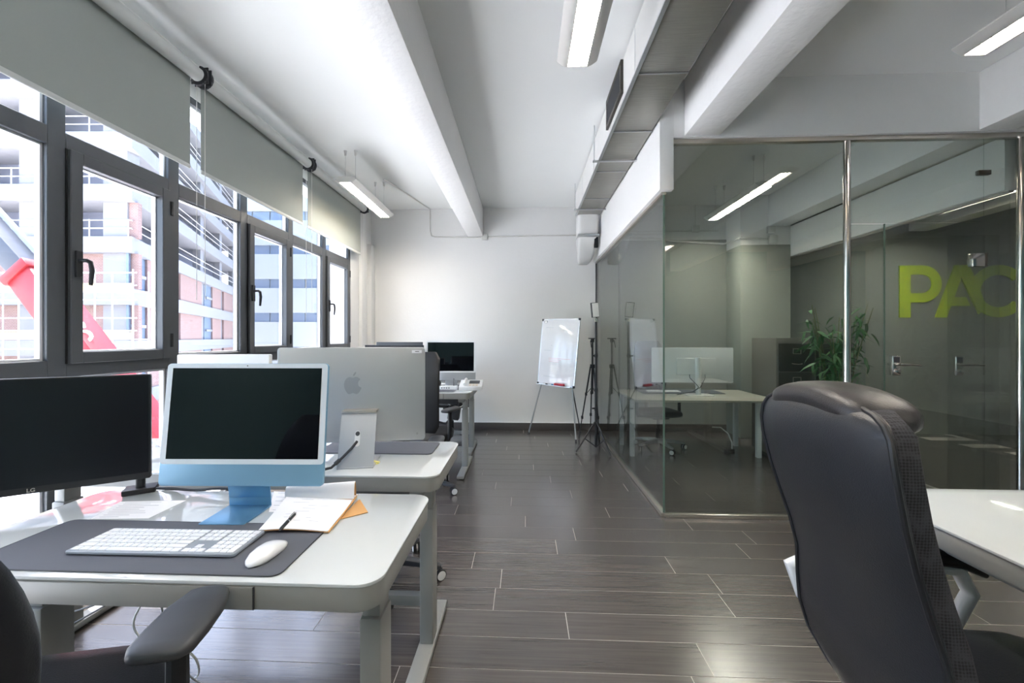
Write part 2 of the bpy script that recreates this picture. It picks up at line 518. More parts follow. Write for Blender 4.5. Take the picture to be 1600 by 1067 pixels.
# ------------------------------------------------------------------ windows
MULL = [1.99 + 0.70 * k for k in range(-3, 6)]
ZR0, ZR1, ZT0, ZT1, ZTOP, ZBOT = 1.195, 1.285, 2.375, 2.468, 3.13, 0.13
FX0, FX1 = XL - 0.075, XL - 0.005
def pane(name, y0, y1, z0, z1, parent, x=XL - 0.045):
    MB().bx(x - 0.004, x + 0.004, y0, y1, z0, z1).build(name, m_pane, parent, smooth=0)
for k in range(len(MULL) - 1):
    ya, yb = MULL[k], MULL[k + 1]
    w = structure('window_%d' % (k + 1), None, None, (0, 0, 0))
    f = MB()
    f.bx(FX0, FX1, ya - 0.042, ya + 0.042, ZBOT, ZTOP)
    last = 0.042
    if k == len(MULL) - 2:
        f.bx(FX0, FX1, yb - 0.03, yb + 0.04, ZBOT, ZTOP); last = 0.03
    y0, y1 = ya + 0.042, yb - last
    for z0, z1 in ((ZBOT, ZBOT + 0.05), (ZR0, ZR1), (ZT0, ZT1), (ZTOP - 0.05, ZTOP)):
        f.bx(FX0, FX1, y0, y1, z0, z1)
    fr = f.build('window_frame', m_frame, w, bevel=0.003, seg=1)
    bd = MB()
    def bead(b0, b1, c0, c1, t=0.012):
        xa, xb = XL - 0.058, XL - 0.03
        bd.bx(xa, xb, b0, b0 + t, c0, c1).bx(xa, xb, b1 - t, b1, c0, c1)
        bd.bx(xa, xb, b0 + t, b1 - t, c0, c0 + t).bx(xa, xb, b0 + t, b1 - t, c1 - t, c1)
    bead(y0, y1, ZT1, ZTOP - 0.05)
    bead(y0, y1, ZBOT + 0.05, ZR0)
    pane('pane', y0 + 0.006, y1 - 0.006, ZT1 + 0.006, ZTOP - 0.056, w)
    pane('pane', y0 + 0.006, y1 - 0.006, ZBOT + 0.056, ZR0 - 0.006, w)
    if k % 2 == 1:      # opening casement
        s0, s1, t0, t1 = y0 + 0.004, y1 - 0.004, ZR1 - 0.02, ZT0 + 0.012
        sm = MB()
        sx0, sx1 = XL - 0.05, XL + 0.018
        wd = 0.062
        sm.bx(sx0, sx1, s0, s0 + wd, t0, t1).bx(sx0, sx1, s1 - wd, s1, t0, t1)
        sm.bx(sx0, sx1, s0 + wd, s1 - wd, t0, t0 + wd).bx(sx0, sx1, s0 + wd, s1 - wd, t1 - wd, t1)
        sash = sm.build('sash', m_frame, w, bevel=0.004, seg=1)
        bead(s0 + wd, s1 - wd, t0 + wd, t1 - wd, 0.006)
        pane('pane', s0 + wd, s1 - wd, t0 + wd, t1 - wd, w, XL - 0.03)
        hz, hy = 1.79, s0 + 0.032
        hd = MB()
        hd.bx(sx1, sx1 + 0.014, hy - 0.016, hy + 0.016, hz - 0.07, hz + 0.07)
        hd.tube([(sx1 + 0.012, hy, hz + 0.02), (sx1 + 0.05, hy, hz + 0.02), (sx1 + 0.058, hy + 0.012, hz + 0.012),
                 (sx1 + 0.06, hy + 0.018, hz - 0.03), (sx1 + 0.055, hy + 0.016, hz - 0.11)], [0.011, 0.011, 0.012, 0.012, 0.009], 8)
        hd.build('handle', m_black, sash, bevel=0.002, seg=1)
        for zz in (t0 + 0.12, t1 - 0.12):
            MB().tube([(sx1, s1 + 0.004, zz - 0.045), (sx1, s1 + 0.004, zz + 0.045)], 0.011, 8).build('hinge', m_black, sash)
        MB().bx(XL - 0.02, XL + 0.001, s0 - 0.008, s0 - 0.001, t0, t1).build('gasket', m_rubber, w, smooth=0)
    else:
        bead(y0, y1, ZR1, ZT0)
        pane('pane', y0 + 0.006, y1 - 0.006, ZR1 + 0.006, ZT0 - 0.006, w)
    bd.build('glazing_bead', m_sealwhite, w, smooth=0)

# ------------------------------------------------------------------ glass office
def op_glass(name, parent, x0, x1, y0, y1, z0, z1):
    return MB().bx(x0, x1, y0, y1, z0, z1).build(name, m_office_glass, parent, smooth=0)
gp = thing('glass_partition', 'tall glass side wall of the meeting office facing the aisle, white sill rail below', 'partition', (XG, 4.76, 0))
for a, b in ((YG + 0.006, 4.775), (4.781, YB - 0.03)):
    op_glass('glass_pane', gp, -0.006, 0.006, a - 4.76, b - 4.76, 0.03, 2.53)
MB().bx(-0.022, 0.022, YG - 4.76, YB - 0.002 - 4.76, 0, 0.03).build('floor_rail', m_satin, gp, bevel=0.003)
MB().bx(-0.02, 0.02, YG - 4.76, YB - 0.002 - 4.76, 2.522, 2.545).build('top_rail', m_satin, gp, bevel=0.002)
MB().bx(-0.015, 0.015, YB - 0.035 - 4.76, YB - 0.002 - 4.76, 0.03, 2.522).build('wall_channel', m_dgrey, gp, bevel=0.002)
MB().bx(-0.007, 0.007, YG - 4.76, YG + 0.005 - 4.76, 0.03, 2.522).build('glass_edge', m_glass_edge, gp, smooth=0)

gf = thing('glass_office_front', 'glass front of the meeting office between polished steel posts, facing the camera', 'partition', (2.4, YG, 0))
X0 = 2.4
op_glass('glass_pane', gf, 1.105 - X0, 2.455 - X0, -0.006, 0.006, 0.03, 2.91)
op_glass('glass_pane', gf, 2.505 - X0, 2.752 - X0, -0.006, 0.006, 0.03, 2.268)
op_glass('glass_pane', gf, 2.505 - X0, 3.478 - X0, -0.006, 0.006, 2.282, 2.91)
op_glass('glass_pane', gf, 3.486 - X0, 3.725 - X0, -0.006, 0.006, 0.03, 2.91)
MB().bx(1.10 - X0, 2.752 - X0, -0.022, 0.022, 0, 0.03).build('floor_rail', m_satin, gf, bevel=0.003)
MB().bx(1.155 - X0, 3.8 - X0, -0.024, 0.024, 2.91, 2.945).build('top_rail', m_satin, gf, bevel=0.003)
MB().tube([(2.48 - X0, 0, 0), (2.48 - X0, 0, 2.945)], 0.024, 20).build('steel_post', m_chrome, gf)
MB().tube([(3.75 - X0, 0, 0), (3.75 - X0, 0, 2.945)], 0.024, 20).build('steel_post', m_chrome, gf)
MB().bx(3.435 - X0, 3.525 - X0, -0.014, 0.014, 2.635, 2.67).build('glass_clamp', m_cab_front, gf, bevel=0.003)

def lever(parent, x, y, z):
    p = MB().bx(x - 0.028, x + 0.028, y - 0.022, y - 0.007, z - 0.085, z + 0.065)
    h = p.build('lock_plate', m_chrome, parent, bevel=0.003)
    MB().bx(x - 0.02, x + 0.02, y - 0.024, y - 0.0221, z + 0.012, z + 0.055).build('lock_inset', m_dgrey, h, smooth=0)
    MB().lathe([(0.022, 0), (0.022, 0.012), (0.016, 0.016)], (0, 0, 0), 16, Matrix.Translation((x, y - 0.022, z - 0.055)) @ Matrix.Rotation(PI / 2, 4, 'X')).build('lock_cylinder', m_chrome, h)
    MB().tube([(x, y - 0.02, z), (x, y - 0.06, z), (x + 0.02, y - 0.066, z), (x + 0.075, y - 0.066, z - 0.001), (x + 0.14, y - 0.062, z - 0.006)],
              [0.011, 0.011, 0.011, 0.009, 0.007], 10).build('lever', m_chrome, h)
gd = thing('glass_door', 'frameless glass office door with chrome lever handle nearest the steel post', 'door', (3.11, YG, 0))
op_glass('glass_leaf', gd, 2.76 - 3.11, 3.476 - 3.11, -0.006, 0.006, 0.012, 2.274)
MB().bx(2.754 - 3.11, 2.759 - 3.11, -0.006, 0.006, 0.012, 2.274).build('glass_edge', m_glass_edge, gd, smooth=0)
for z in (1.99, 0.18):
    MB().bx(0.275, 0.372, -0.02, 0.02, z - 0.05, z + 0.05).build('hinge_plate', m_chrome, gd, bevel=0.003)
    MB().tube([(0.3705, -0.012, z - 0.05), (0.3705, -0.012, z + 0.05)], 0.012, 10).build('hinge_knuckle', m_cab_front, gd)
lever(gd, 2.83 - 3.11, 0, 1.20)
gd2 = thing('glass_door', 'second glass door leaf behind the first, chrome lever under the green letters', 'door', (3.5, YG + 0.09, 0))
MB().bx(-0.19, 0.19, -0.004, 0.004, 0.012, 2.2).build('glass_leaf', m_clear_glass, gd2, smooth=0)
lever(gd2, -0.12, 0, 1.195)

rp = thing('glass_partition', 'glass wall on the far right of the meeting office, seen edge on through its front', 'partition', (3.75, 4.8, 0))
MB().bx(-0.005, 0.005, YG + 0.07 - 4.8, YB - 0.06 - 4.8, 0.03, 2.53).build('glass_pane', m_clear_glass, rp, smooth=0)
MB().bx(-0.02, 0.02, YG + 0.06 - 4.8, YB - 0.05 - 4.8, 0, 0.03).build('floor_rail', m_satin, rp, bevel=0.003)
MB().bx(-0.02, 0.02, YG + 0.06 - 4.8, YB - 0.05 - 4.8, 2.522, 2.54).build('top_rail', m_satin, rp, bevel=0.002)

# lime letters on the dark wall
def letters():
    p0 = at_y(1405, 496, YB - 0.06); p1 = at_y(1405, 415, YB - 0.06)
    h = p1.z - p0.z
    z0 = p0.z
    root = thing('wall_letters', 'large lime green letters PAC on the dark wall behind the glass', 'sign', (p0.x, YB - 0.05, z0))
    fn = lambda u, v, w: (u, -w, v)
    def arc(cx, cy, rx, ry, a0, a1, n=14):
        return [(cx + rx * math.cos(math.radians(a0 + (a1 - a0) * i / n)), cy + ry * math.sin(math.radians(a0 + (a1 - a0) * i / n))) for i in range(n + 1)]
    T = 0.2 * h
    # P : stem + bowl
    m = MB()
    m.prism([(0, 0), (T, 0), (T, h), (0, h)], 0, 0.02, fn)
    rO, rI = 0.355 * h, 0.18 * h
    cy = h - rO
    o = arc(0.42 * h, cy, rO, rO, 90, -90); i = arc(0.42 * h, cy, rI, rI, -90, 90)
    op = [(T, h)] + o + [(T, cy - rO)]
    ip = [(T, cy - rI)] + i + [(T, cy + rI)]
    for A, B in ((o, list(reversed(i))),):
        for q in range(len(A) - 1):
            m.prism([A[q], B[q], B[q + 1], A[q + 1]], 0, 0.02, fn)
    m.prism([(T, h), (T, cy + rI), (0.42 * h, cy + rI), (0.42 * h, h)], 0, 0.02, fn)
    m.prism([(T, cy - rI), (T, cy - rO), (0.42 * h, cy - rO), (0.42 * h, cy - rI)], 0, 0.02, fn)
    m.build('letter', m_green, root, smooth=0)
    # A
    m = MB()
    ax = 0.66 * h
    m.prism([(ax, 0), (ax + 0.21 * h, 0), (ax + 0.56 * h, h), (ax + 0.36 * h, h)], 0, 0.02, fn)
    m.prism([(ax + 0.36 * h, h), (ax + 0.62 * h, h), (ax + 0.92 * h, 0.24 * h), (ax + 0.80 * h, 0.06 * h)], 0.0, 0.022, fn)
    m.prism([(ax + 0.24 * h, 0.22 * h), (ax + 0.64 * h, 0.22 * h), (ax + 0.56 * h, 0.39 * h), (ax + 0.32 * h, 0.39 * h)], 0, 0.018, fn)
    m.build('letter', m_green, root, smooth=0)
    # C
    m = MB()
    cx = ax + 1.16 * h
    A = arc(cx, 0.5 * h, 0.52 * h, 0.5 * h, 40, 322, 26); B = arc(cx, 0.5 * h, 0.34 * h, 0.31 * h, 40, 322, 26)
    for q in range(len(A) - 1):
        m.prism([A[q], A[q + 1], B[q + 1], B[q]], 0, 0.02, fn)
    m.build('letter', m_green, root, smooth=0)
letters()

# ------------------------------------------------------------------ pendant lamps
def pendant(label, x, y0, y1, z=3.0, lit=None):
    root = thing('pendant_lamp', label, 'lamp', (x, (y0 + y1) / 2, z), 0, 'long pendant lamps under the ceiling')
    L = (y1 - y0) / 2
    W = 0.118
    prof = []
    for i in range(9):                     # curved wing, left to the strip
        t = i / 8
        prof.append((-W + t * (W - 0.056), 0.034 * (1 - t) ** 1.6))
    lower = prof + [(-p[0], p[1]) for p in reversed(prof)]
    upper = [(W, 0.042), (0.06, 0.062), (-0.06, 0.062), (-W, 0.042)]
    b = MB()
    fn = lambda u, v, w: (u, w, v)
    # wings left and right of the opening, the spine above it
    left = prof + [(-0.056, 0.03), (-0.056, 0.062), (-W, 0.042)]
    b.prism(left, -L, L, fn)
    b.prism([(-p[0], p[1]) for p in left], -L, L, fn)
    b.prism([(-0.056, 0.045), (0.056, 0.045), (0.056, 0.062), (-0.056, 0.062)], -L, L, fn)
    b.build('housing', m_lamp_body, root, smooth=30)
    for s in (-1, 1):
        e = MB()
        e.prism(lower + upper, s * L, s * (L + 0.006), fn)
        e.build('end_cap', m_lamp_body, root, smooth=0)
    MB().bx(-0.055, 0.055, -L, L, 0.014, 0.044).build('diffuser', lit or m_lamp_lit, root, smooth=0)
    lv = MB()
    n = int(2 * L / 0.065)
    for i in range(1, n):
        yy = -L + 2 * L * i / n
        lv.bx(-0.055, 0.055, yy - 0.0012, yy + 0.0012, 0.002, 0.0135)
    for xx in (-0.019, 0.019):
        lv.bx(xx - 0.0012, xx + 0.0012, -L, L, 0.002, 0.0135)
    lv.build('louver', m_louver, root, smooth=0)
    for yy in (-L + 0.14, L - 0.2):
        for xx in (-0.055, 0.055):
            MB().tube([(xx, yy, 0.05), (xx, yy, ZC - z)], 0.0016, 6).build('suspension_wire', m_alu, root)
            MB().lathe([(0.018, 0), (0.014, -0.012), (0.011, -0.05), (0.006, -0.055)], (xx, yy, ZC - z), 12).build('ceiling_anchor', m_conduit, root)
    return root
pendant('long pendant lamp above the aisle, lit louvred strip, at the top of the picture', 0.312, 1.12, 2.43)
pendant('long lit pendant lamp at the top right, above the right hand desk', 2.545, 1.12, 2.43)
lc = pendant('lit pendant lamp beside the farthest roller blind on the window side', -1.845, 4.14, 5.36)
pendant('lit pendant lamp seen through the glass inside the meeting office', 2.56, 4.45, 5.68, lit=m_lamp_lit2)

pendant('lit pendant lamp in the dark walled room beyond the meeting office', 5.32, 4.4, 5.5, lit=m_lamp_lit2)

pendant('added unseen pendant fill lamp on the window side, behind the photographer', -1.845, -2.0, -0.7)  # three out-of-view lamps added to lift foreground, lintel and rear wall
pendant('added unseen pendant fill lamp above the aisle, behind the photographer', 0.312, -2.0, -0.7)
pendant('added unseen pendant fill lamp on the right, behind the photographer', 2.545, -2.0, -0.7)

# conduits
def cond(label, pts, r=0.008, mat=None, cat='pipe'):
    o = MB().tube(pts, r, 8).build('conduit_pipe', mat or m_conduit)
    return tag(o, label, cat, None)
cond('thin white cable conduit from the window side lamp down the back wall',
     [(-1.74, 5.0, ZC - 0.03), (-1.70, 5.2, ZC - 0.012), (-1.45, YB - 0.02, ZC - 0.012), (-1.45, YB - 0.012, 3.05), (-1.43, YB - 0.012, 2.975), (-1.36, YB - 0.012, 2.955),
      (-0.66, YB - 0.012, 2.94)], 0.009)
cond('white conduit along the back wall above the whiteboard', [(-0.56, YB - 0.012, 2.948), (0.3, YB - 0.012, 2.958), (0.9, YB - 0.012, 2.958)], 0.010)
cond('upper white conduit along the office back wall above the junction boxes', [(1.2, YB - 0.022, 3.0), (2.9, YB - 0.022, 3.0)], 0.009)
cond('double thick white pipe along the office back wall', [(1.2, YB - 0.02, 2.90), (1.9, YB - 0.02, 2.90), (2.2, YB - 0.02, 2.86), (2.98, YB - 0.02, 2.80), (3.0, 5.84, 2.79), (3.38, 5.84, 2.77)], 0.016)
cond('thin white drop conduit from the office ceiling to its junction box', [(2.56, YB - 0.02, ZC), (2.56, YB - 0.02, 3.08)], 0.008)
def jbox(label, x, y, z, s):
    r = thing('junction_box', label, 'box', (x, y, z))
    MB().bx(-s, s, -0.045, 0, -s, s).build('box_body', m_conduit, r, bevel=0.004)
    MB().bx(-s * 0.86, s * 0.86, -0.052, -0.045, -s * 0.86, s * 0.86).build('lid', m_conduit, r, bevel=0.003)
jbox('small white junction box where the ceiling beam meets the back wall', -0.6, YB, 2.945, 0.045)
jbox('square white junction box at the foot of the drop conduit inside the office', 2.56, YB - 0.012, 3.03, 0.05)
jbox('upper white junction box on the pillar top inside the office', 3.42, 5.86, 2.90, 0.05)
jbox('lower larger white junction box on the pillar inside the office', 3.45, 5.86, 2.765, 0.055)

# ------------------------------------------------------------------ air duct
DX0, DX1, DZ = 0.705, 1.03, 3.07
dr = thing('air_duct', 'galvanised air duct under the ceiling above the side glass', 'duct', (0.86, 3.0, DZ))
ys = [-1.6, -0.4, 0.8, 1.98, 2.62, 3.35, 4.15, 4.95, 5.62]
for i in range(len(ys) - 1):
    MB().bx(DX0 - 0.86, DX1 - 0.86, ys[i] - 3 + 0.002, ys[i + 1] - 3 - 0.002, 0, ZC - 0.012 - DZ).build('duct_section', m_duct, dr, bevel=0.004)
    if i:
        y = ys[i] - 3
        fl = MB().bx(DX0 - 0.862 - 0.008, DX1 - 0.858, y - 0.004, y + 0.004, -0.008, 0.0).bx(DX0 - 0.86 - 0.008, DX0 - 0.86, y - 0.004, y + 0.004, 0, 0.3)
        fl.build('joint_flange', m_alu, dr, smooth=0)
MB().bx(DX0 - 0.86 - 0.006, DX0 - 0.86, -4.6, 2.6, 0.0, 0.3).build('side_sheet', m_duct_white, dr, smooth=0)
MB().bx(DX0 - 0.86 - 0.012, DX0 - 0.86 + 0.012, -4.6, 2.6, -0.012, 0.0).build('edge_angle', m_alu, dr, smooth=0)
gr = thing('air_grille', 'dark slatted air grille on the side of the ceiling duct', 'vent', (DX0 - 0.006, 3.18, 3.245))
fr = MB()
fr.bx(-0.02, 0, -0.26, 0.26, 0.085, 0.12).bx(-0.02, 0, -0.26, 0.26, -0.12, -0.085).bx(-0.02, 0, -0.26, -0.225, -0.085, 0.085).bx(-0.02, 0, 0.225, 0.26, -0.085, 0.085)
fr.build('grille_frame', m_cab_front, gr, bevel=0.002)
MB().bx(-0.003, -0.001, -0.225, 0.225, -0.085, 0.085).build('grille_back', m_louver, gr, smooth=0)
for i in range(9):
    z = -0.075 + i * 0.0185
    MB().bar((-0.014, -0.225, z), (-0.014, 0.225, z), 0.016, 0.003, (0.5, 0, 1)).build('slat', m_dgrey, gr, smooth=0)
for lab, y, zz in (('threaded rod hanger under the ceiling duct, nearer one', 3.86, 0), ('threaded rod hanger under the far end of the ceiling duct', 5.3, 0)):
    h = thing('duct_hanger', lab, 'hanger', (0.66, y, DZ - 0.02))
    MB().bar((-0.02, 0, 0), (0.40, 0, 0), 0.025, 0.012).build('hanger_bar', m_alu, h, smooth=0)
    for xx in (-0.005,):
        MB().tube([(xx, 0, -0.01), (xx, 0, ZC - DZ + 0.015)], 0.004, 6).build('threaded_rod', m_alu, h)
        MB().lathe([(0.009, 0), (0.009, 0.008)], (xx, 0, 0.006), 6).build('nut', m_alu, h)
el = thing('duct_elbow', 'pale curved duct elbow hanging at the back wall under the duct end', 'duct', (0.87, 5.79, 2.76))
rings = []
for a, z, y, w, d in ((0, .32, -.1, .14, .12), (0, .1, -.06, .14, .12), (0, -.06, 0.0, .13, .12), (0, -.17, .1, .11, .1), (0, -.23, .22, .09, .08), (0, -.25, .36, .07, .06)):
    rings.append([Vector((w * p[0], y + d * p[1] * (0.6 if z < -.1 else 1), z + (d * p[1] * .5 if z < -.1 else 0))) for p in rrect(-1, 1, -1, 1, .35, 3)])
MB().loft(rings).build('elbow_body', m_duct_white, el)
MB().bx(-0.145, 0.145, -0.23, 0.03, 0.02, 0.045).build('collar', m_alu, el, bevel=0.003)
MB().bx(0.09, 0.14, -0.14, -0.1, -0.12, 0.2).build('side_slot', m_rubber, el, smooth=0)

# ------------------------------------------------------------------ roller blinds
def blind(label, y0, y1, x=-2.25, z=3.215):
    r = thing('roller_blind', label, 'blind', (x, (y0 + y1) / 2, z), 0, 'grey roller blinds at the windows')
    L = (y1 - y0) / 2
    MB().tube([(0, -L, 0), (0, L, 0)], 0.045, 24).build('roll', m_roller, r)
    MB().bx(-0.046, -0.0445, -L + 0.012, L - 0.012, -0.62, 0).build('fabric', m_blind, r, smooth=0)
    MB().bx(-0.052, -0.038, -L + 0.012, L - 0.012, -0.65, -0.622).build('bottom_bar', m_roller, r, bevel=0.004)
    MB().bx(-0.005, 0.005, -L, L, 0.043, 0.055).build('cover_strip', m_conduit, r, smooth=0)
    for s in (-1, 1):
        b = MB()
        yy = s * (L + 0.012)
        pts = [(0.056 * math.cos(math.radians(a)), yy, 0.056 * math.sin(math.radians(a))) for a in range(-150, 100, 18)]
        for i in range(len(pts) - 1):
            b.bar(pts[i], pts[i + 1], 0.02, 0.014, (0, 1, 0))
        b.bx(-0.125, -0.04, yy - 0.01, yy + 0.01, 0.03, 0.06)
        b.bx(-0.06, 0.06, yy - 0.003 + s * 0.008, yy + 0.003 + s * 0.008, -0.05, 0.06)
        b.build('bracket', m_dgrey, r, smooth=30)
    ch = MB()
    for xx in (-0.03, 0.03):
        ch.tube([(xx, L + 0.028, -0.02), (xx, L + 0.028, -1.55)], 0.0022, 5)
    ch.build('pull_chain', m_conduit, r)
    return r
blind('grey roller blind nearest the camera, cut off by the left picture edge', 1.03, 2.73)
blind('middle grey roller blind of the three at the windows', 2.80, 4.165)
blind('farthest grey roller blind, next to the back wall', 4.235, 5.66)

# ------------------------------------------------------------------ desks
def desk(label, x0, x1, y0, y1, z, front=-1, group='height adjustable white desks', top=None, ap=0.055, drawer=True):
    cx, cy = (x0 + x1) / 2, (y0 + y1) / 2
    r = thing('desk', label, 'desk', (cx, cy, 0), 0, group)
    hx, hy = (x1 - x0) / 2, (y1 - y0) / 2
    MB().prism(rrect(-hx, hx, -hy, hy, 0.055, 7), z - 0.008, z).build('tabletop', top or m_desk_glass, r, bevel=0.0015)
    MB().prism(rrect(-hx + 0.003, hx - 0.003, -hy + 0.003, hy - 0.003, 0.053, 7), z - 0.008 - ap, z - 0.009).build('apron', m_desk_metal, r, bevel=0.002)
    if drawer:
        yy = front * (hy - 0.001)
        d = MB().bx(-hx * 0.52, hx * 0.52, min(yy, yy + front * 0.003), max(yy, yy + front * 0.003), z - 0.006 - ap, z - 0.011)
        d.build('drawer', m_desk_metal, r, bevel=0.001)
        MB().bx(hx * 0.52, hx * 0.52 + 0.003, min(yy, yy + front * 0.0025), max(yy, yy + front * 0.0025), z - 0.006 - ap, z - 0.011).build('drawer_gap', m_dgrey, r, smooth=0)
    zb = z - 0.008 - ap
    MB().bx(-hx + 0.07, hx - 0.07, -0.05, 0.05, zb - 0.045, zb - 0.001).build('under_frame', m_desk_metal, r, bevel=0.003)
    for s in (-1, 1):
        lx = s * (hx - 0.10)
        MB().bx(lx - 0.03, lx + 0.03, -0.045, 0.045, 0.035, zb - 0.16).build('leg', m_desk_metal, r, bevel=0.006)
        MB().bx(lx - 0.025, lx + 0.025, -0.038, 0.038, zb - 0.16, zb - 0.04).build('leg', m_desk_metal, r, bevel=0.005)
        MB().bx(lx - 0.035, lx + 0.035, -hy + 0.01, hy - 0.0, 0.008, 0.038).build('foot', m_desk_metal, r, bevel=0.005)
        for q in (-1, 1):
            MB().lathe([(0.016, 0), (0.016, 0.009)], (lx, q * (hy - 0.05), 0), 12).build('foot_pad', m_rubber, r)
        MB().bx(lx - 0.03, lx + 0.03, -hy + 0.06, hy - 0.06, zb - 0.04, zb - 0.002).build('side_bracket', m_desk_metal, r, bevel=0.003)
    MB().bx(-hx + 0.12, hx - 0.12, -0.02, 0.02, 0.19, 0.235).build('crossbar', m_desk_metal, r, bevel=0.003)
    return r
ZD = 0.86
desk('front white glass topped desk with the blue computer and keyboard', -1.49, -0.318, 0.88, 1.40, ZD, -1)
desk('second white desk, carrying the silver display seen from behind', -2.26, -0.335, 1.58, 2.12, ZD, 1)
desk('far white desk with the desk phone on its right corner', -1.64, -0.53, 4.0, 4.72, ZD, -1)
desk('farthest white desk, back to back behind the one with the phone', -1.68, -0.56, 4.80, 5.46, ZD - 0.01, 1)
desk('white desk at the right picture edge in front of the black executive chair', 1.187, 2.55, 0.30, 1.535, ZD, -1, drawer=False)
DOZ = 0.72
def office_desk():
    r = thing('desk', 'pale desk with the white monitor inside the glass office', 'desk', (2.0, 5.02, 0))
    MB().bx(-0.78, 0.80, -0.47, 0.47, DOZ - 0.025, DOZ).build('tabletop', M('office_desk_top', 'A29F94', 0.35, var=0.05), r, bevel=0.003)
    for sx in (-0.72, 0.74):
        for sy in (-0.10, 0.42):
            MB().bx(sx - 0.025, sx + 0.025, sy - 0.025, sy + 0.025, 0, DOZ - 0.026).build('leg', m_whitepl, r, bevel=0.003)
    MB().bx(-0.70, 0.72, 0.40, 0.43, DOZ - 0.09, DOZ - 0.026).build('rail', m_whitepl, r, bevel=0.002)
    MB().bx(-0.70, 0.72, -0.115, -0.085, DOZ - 0.065, DOZ - 0.026).build('rail', m_whitepl, r, bevel=0.002)
office_desk()

# ------------------------------------------------------------------ blue all-in-one computer
def tilt(deg, c=(0, 0, 0)):
    return Matrix.Translation(c) @ Matrix.Rotation(math.radians(deg), 4, 'X')
def xf(mb, M4):
    mb.v = [tuple(M4 @ Vector(p)) for p in mb.v]
    return mb

def all_in_one(label, loc, rz, W, H, zb, mats, chin=0.175, tl=-7, stand=True):
    """screen faces local -y ; origin on the desk under the panel"""
    shell, bez, st = mats
    r = thing('computer', label, 'computer', loc, rz)
    T = tilt(tl, (0, 0, zb))
    f = lambda u, v, w: (u, w, v)
    xf(MB().prism(rrect(-W / 2, W / 2, 0, H, 0.012, 5), 0, 0.0125, f), T).build('shell', shell, r, bevel=0.002)
    c = H * chin
    xf(MB().prism(rrect(-W / 2 + 0.001, W / 2 - 0.001, c, H - 0.001, 0.011, 5), -0.0012, -0.0001, f), T).build('bezel', bez, r, smooth=0)
    xf(MB().bx(-W / 2 + 0.019, W / 2 - 0.019, -0.002, -0.0013, c + 0.016, H - 0.015), T).build('screen', m_screen, r, smooth=0)
    xf(MB().lathe([(0.002, 0), (0.002, 0.0005)], (0, 0, 0), 10, Matrix.Translation((0, -0.0018, H - 0.0075)) @ Matrix.Rotation(PI / 2, 4, 'X')), T).build('camera_dot', m_black, r)
    if stand:
        sw = 0.067
        base = MB().prism(rrect(-sw, sw, -0.085, 0.055, 0.006, 3), 0.0, 0.005)
        base.build('stand_base', st, r, bevel=0.001)
        ypiv = 0.0125 + 0.0
        n = MB()
        zt = zb + 0.16
        pts = [(0.052, 0.003), (0.050, 0.03), (0.042, zb), (0.012 + 0.021, zb + 0.11)]
        for i in range(len(pts) - 1):
            n.bar((0, pts[i][0], pts[i][1]), (0, pts[i + 1][0], pts[i + 1][1]), 2 * sw, 0.005, (0, 1, 0))
        n.build('stand_neck', st, r, bevel=0.001)
    return r
c0 = at_y(375, 700, 1.225)
all_in_one('pale blue all-in-one computer with white bezel on the front desk', (c0.x, 1.225, ZD), math.radians(2.0), 0.512, 0.378, 0.083, (m_blue, m_bezel, m_bluedark), 0.175, -6)

# ------------------------------------------------------------------ dark wide monitor at left edge
def flat_monitor(name, label, loc, rz, W, H, zb, shell, screen, rim=0.004, lip=0.018, depth=0.02):
    r = thing(name, label, 'monitor', loc, rz)
    f = lambda u, v, w: (u, w, v)
    MB().prism(rrect(-W / 2, W / 2, zb, zb + H, 0.006, 4), 0, depth, f).build('shell', shell, r, bevel=0.002)
    MB().bx(-W / 2 + rim, W / 2 - rim, -0.002, 0.0, zb + lip, zb + H - rim).build('screen', screen, r, smooth=0)
    MB().bx(-W * 0.28, W * 0.28, depth, depth + 0.025, zb + H * 0.15, zb + H * 0.75).build('rear_housing', shell, r, bevel=0.008)
    return r
pr = at_depth(235.5, 585, 1.43); pl = at_depth(0, 585, 1.25)
dv = Vector((pr.x - pl.x, pr.y - pl.y, 0)); dvl = dv.normalized()
WLG = 0.575
pc = Vector((pr.x, pr.y, 0)) - dvl * (WLG / 2)
lg_rz = math.atan2(dvl.y, dvl.x)
lgm = flat_monitor('monitor', 'black wide monitor at the left picture edge, turned towards the desk chair', (pc.x, pc.y, ZD), lg_rz, WLG, 0.362, 0.052, m_black, m_matte_screen, 0.004, 0.022)
t = link('logo', text_mesh('LG', 0.016, 0.0006, m_satin, 'logo', 0.0003), lgm)
t.location = (0, -0.0025, 0.052 + 0.011); t.rotation_euler = (PI / 2, 0, 0)
# arm that carries it, clamped to the back of the front desk
pb = Vector((-1.345, 1.38))
inv = Matrix.Rotation(-lg_rz, 4, 'Z') @ Matrix.Translation((-pc.x, -pc.y, 0))
def LG(p): return inv @ Vector(p)
am = MB().tube([LG((pb.x, pb.y, 0)), LG((pb.x, pb.y, 0.30))], 0.014, 12)
am.build('arm_pole', m_black, lgm)
MB().tube([LG((pb.x, pb.y, 0.235)), LG((-1.40, 1.46, 0.235)), LG((pc.x - dvl.y * 0.05, pc.y + dvl.x * 0.05, 0.235))], 0.016, 10).build('arm', m_black, lgm)
MB().bx(-0.045, 0.045, -0.03, 0.035, 0, 0.018, Matrix.Translation(LG((pb.x, pb.y, 0)))).build('clamp', m_black, lgm, bevel=0.003)

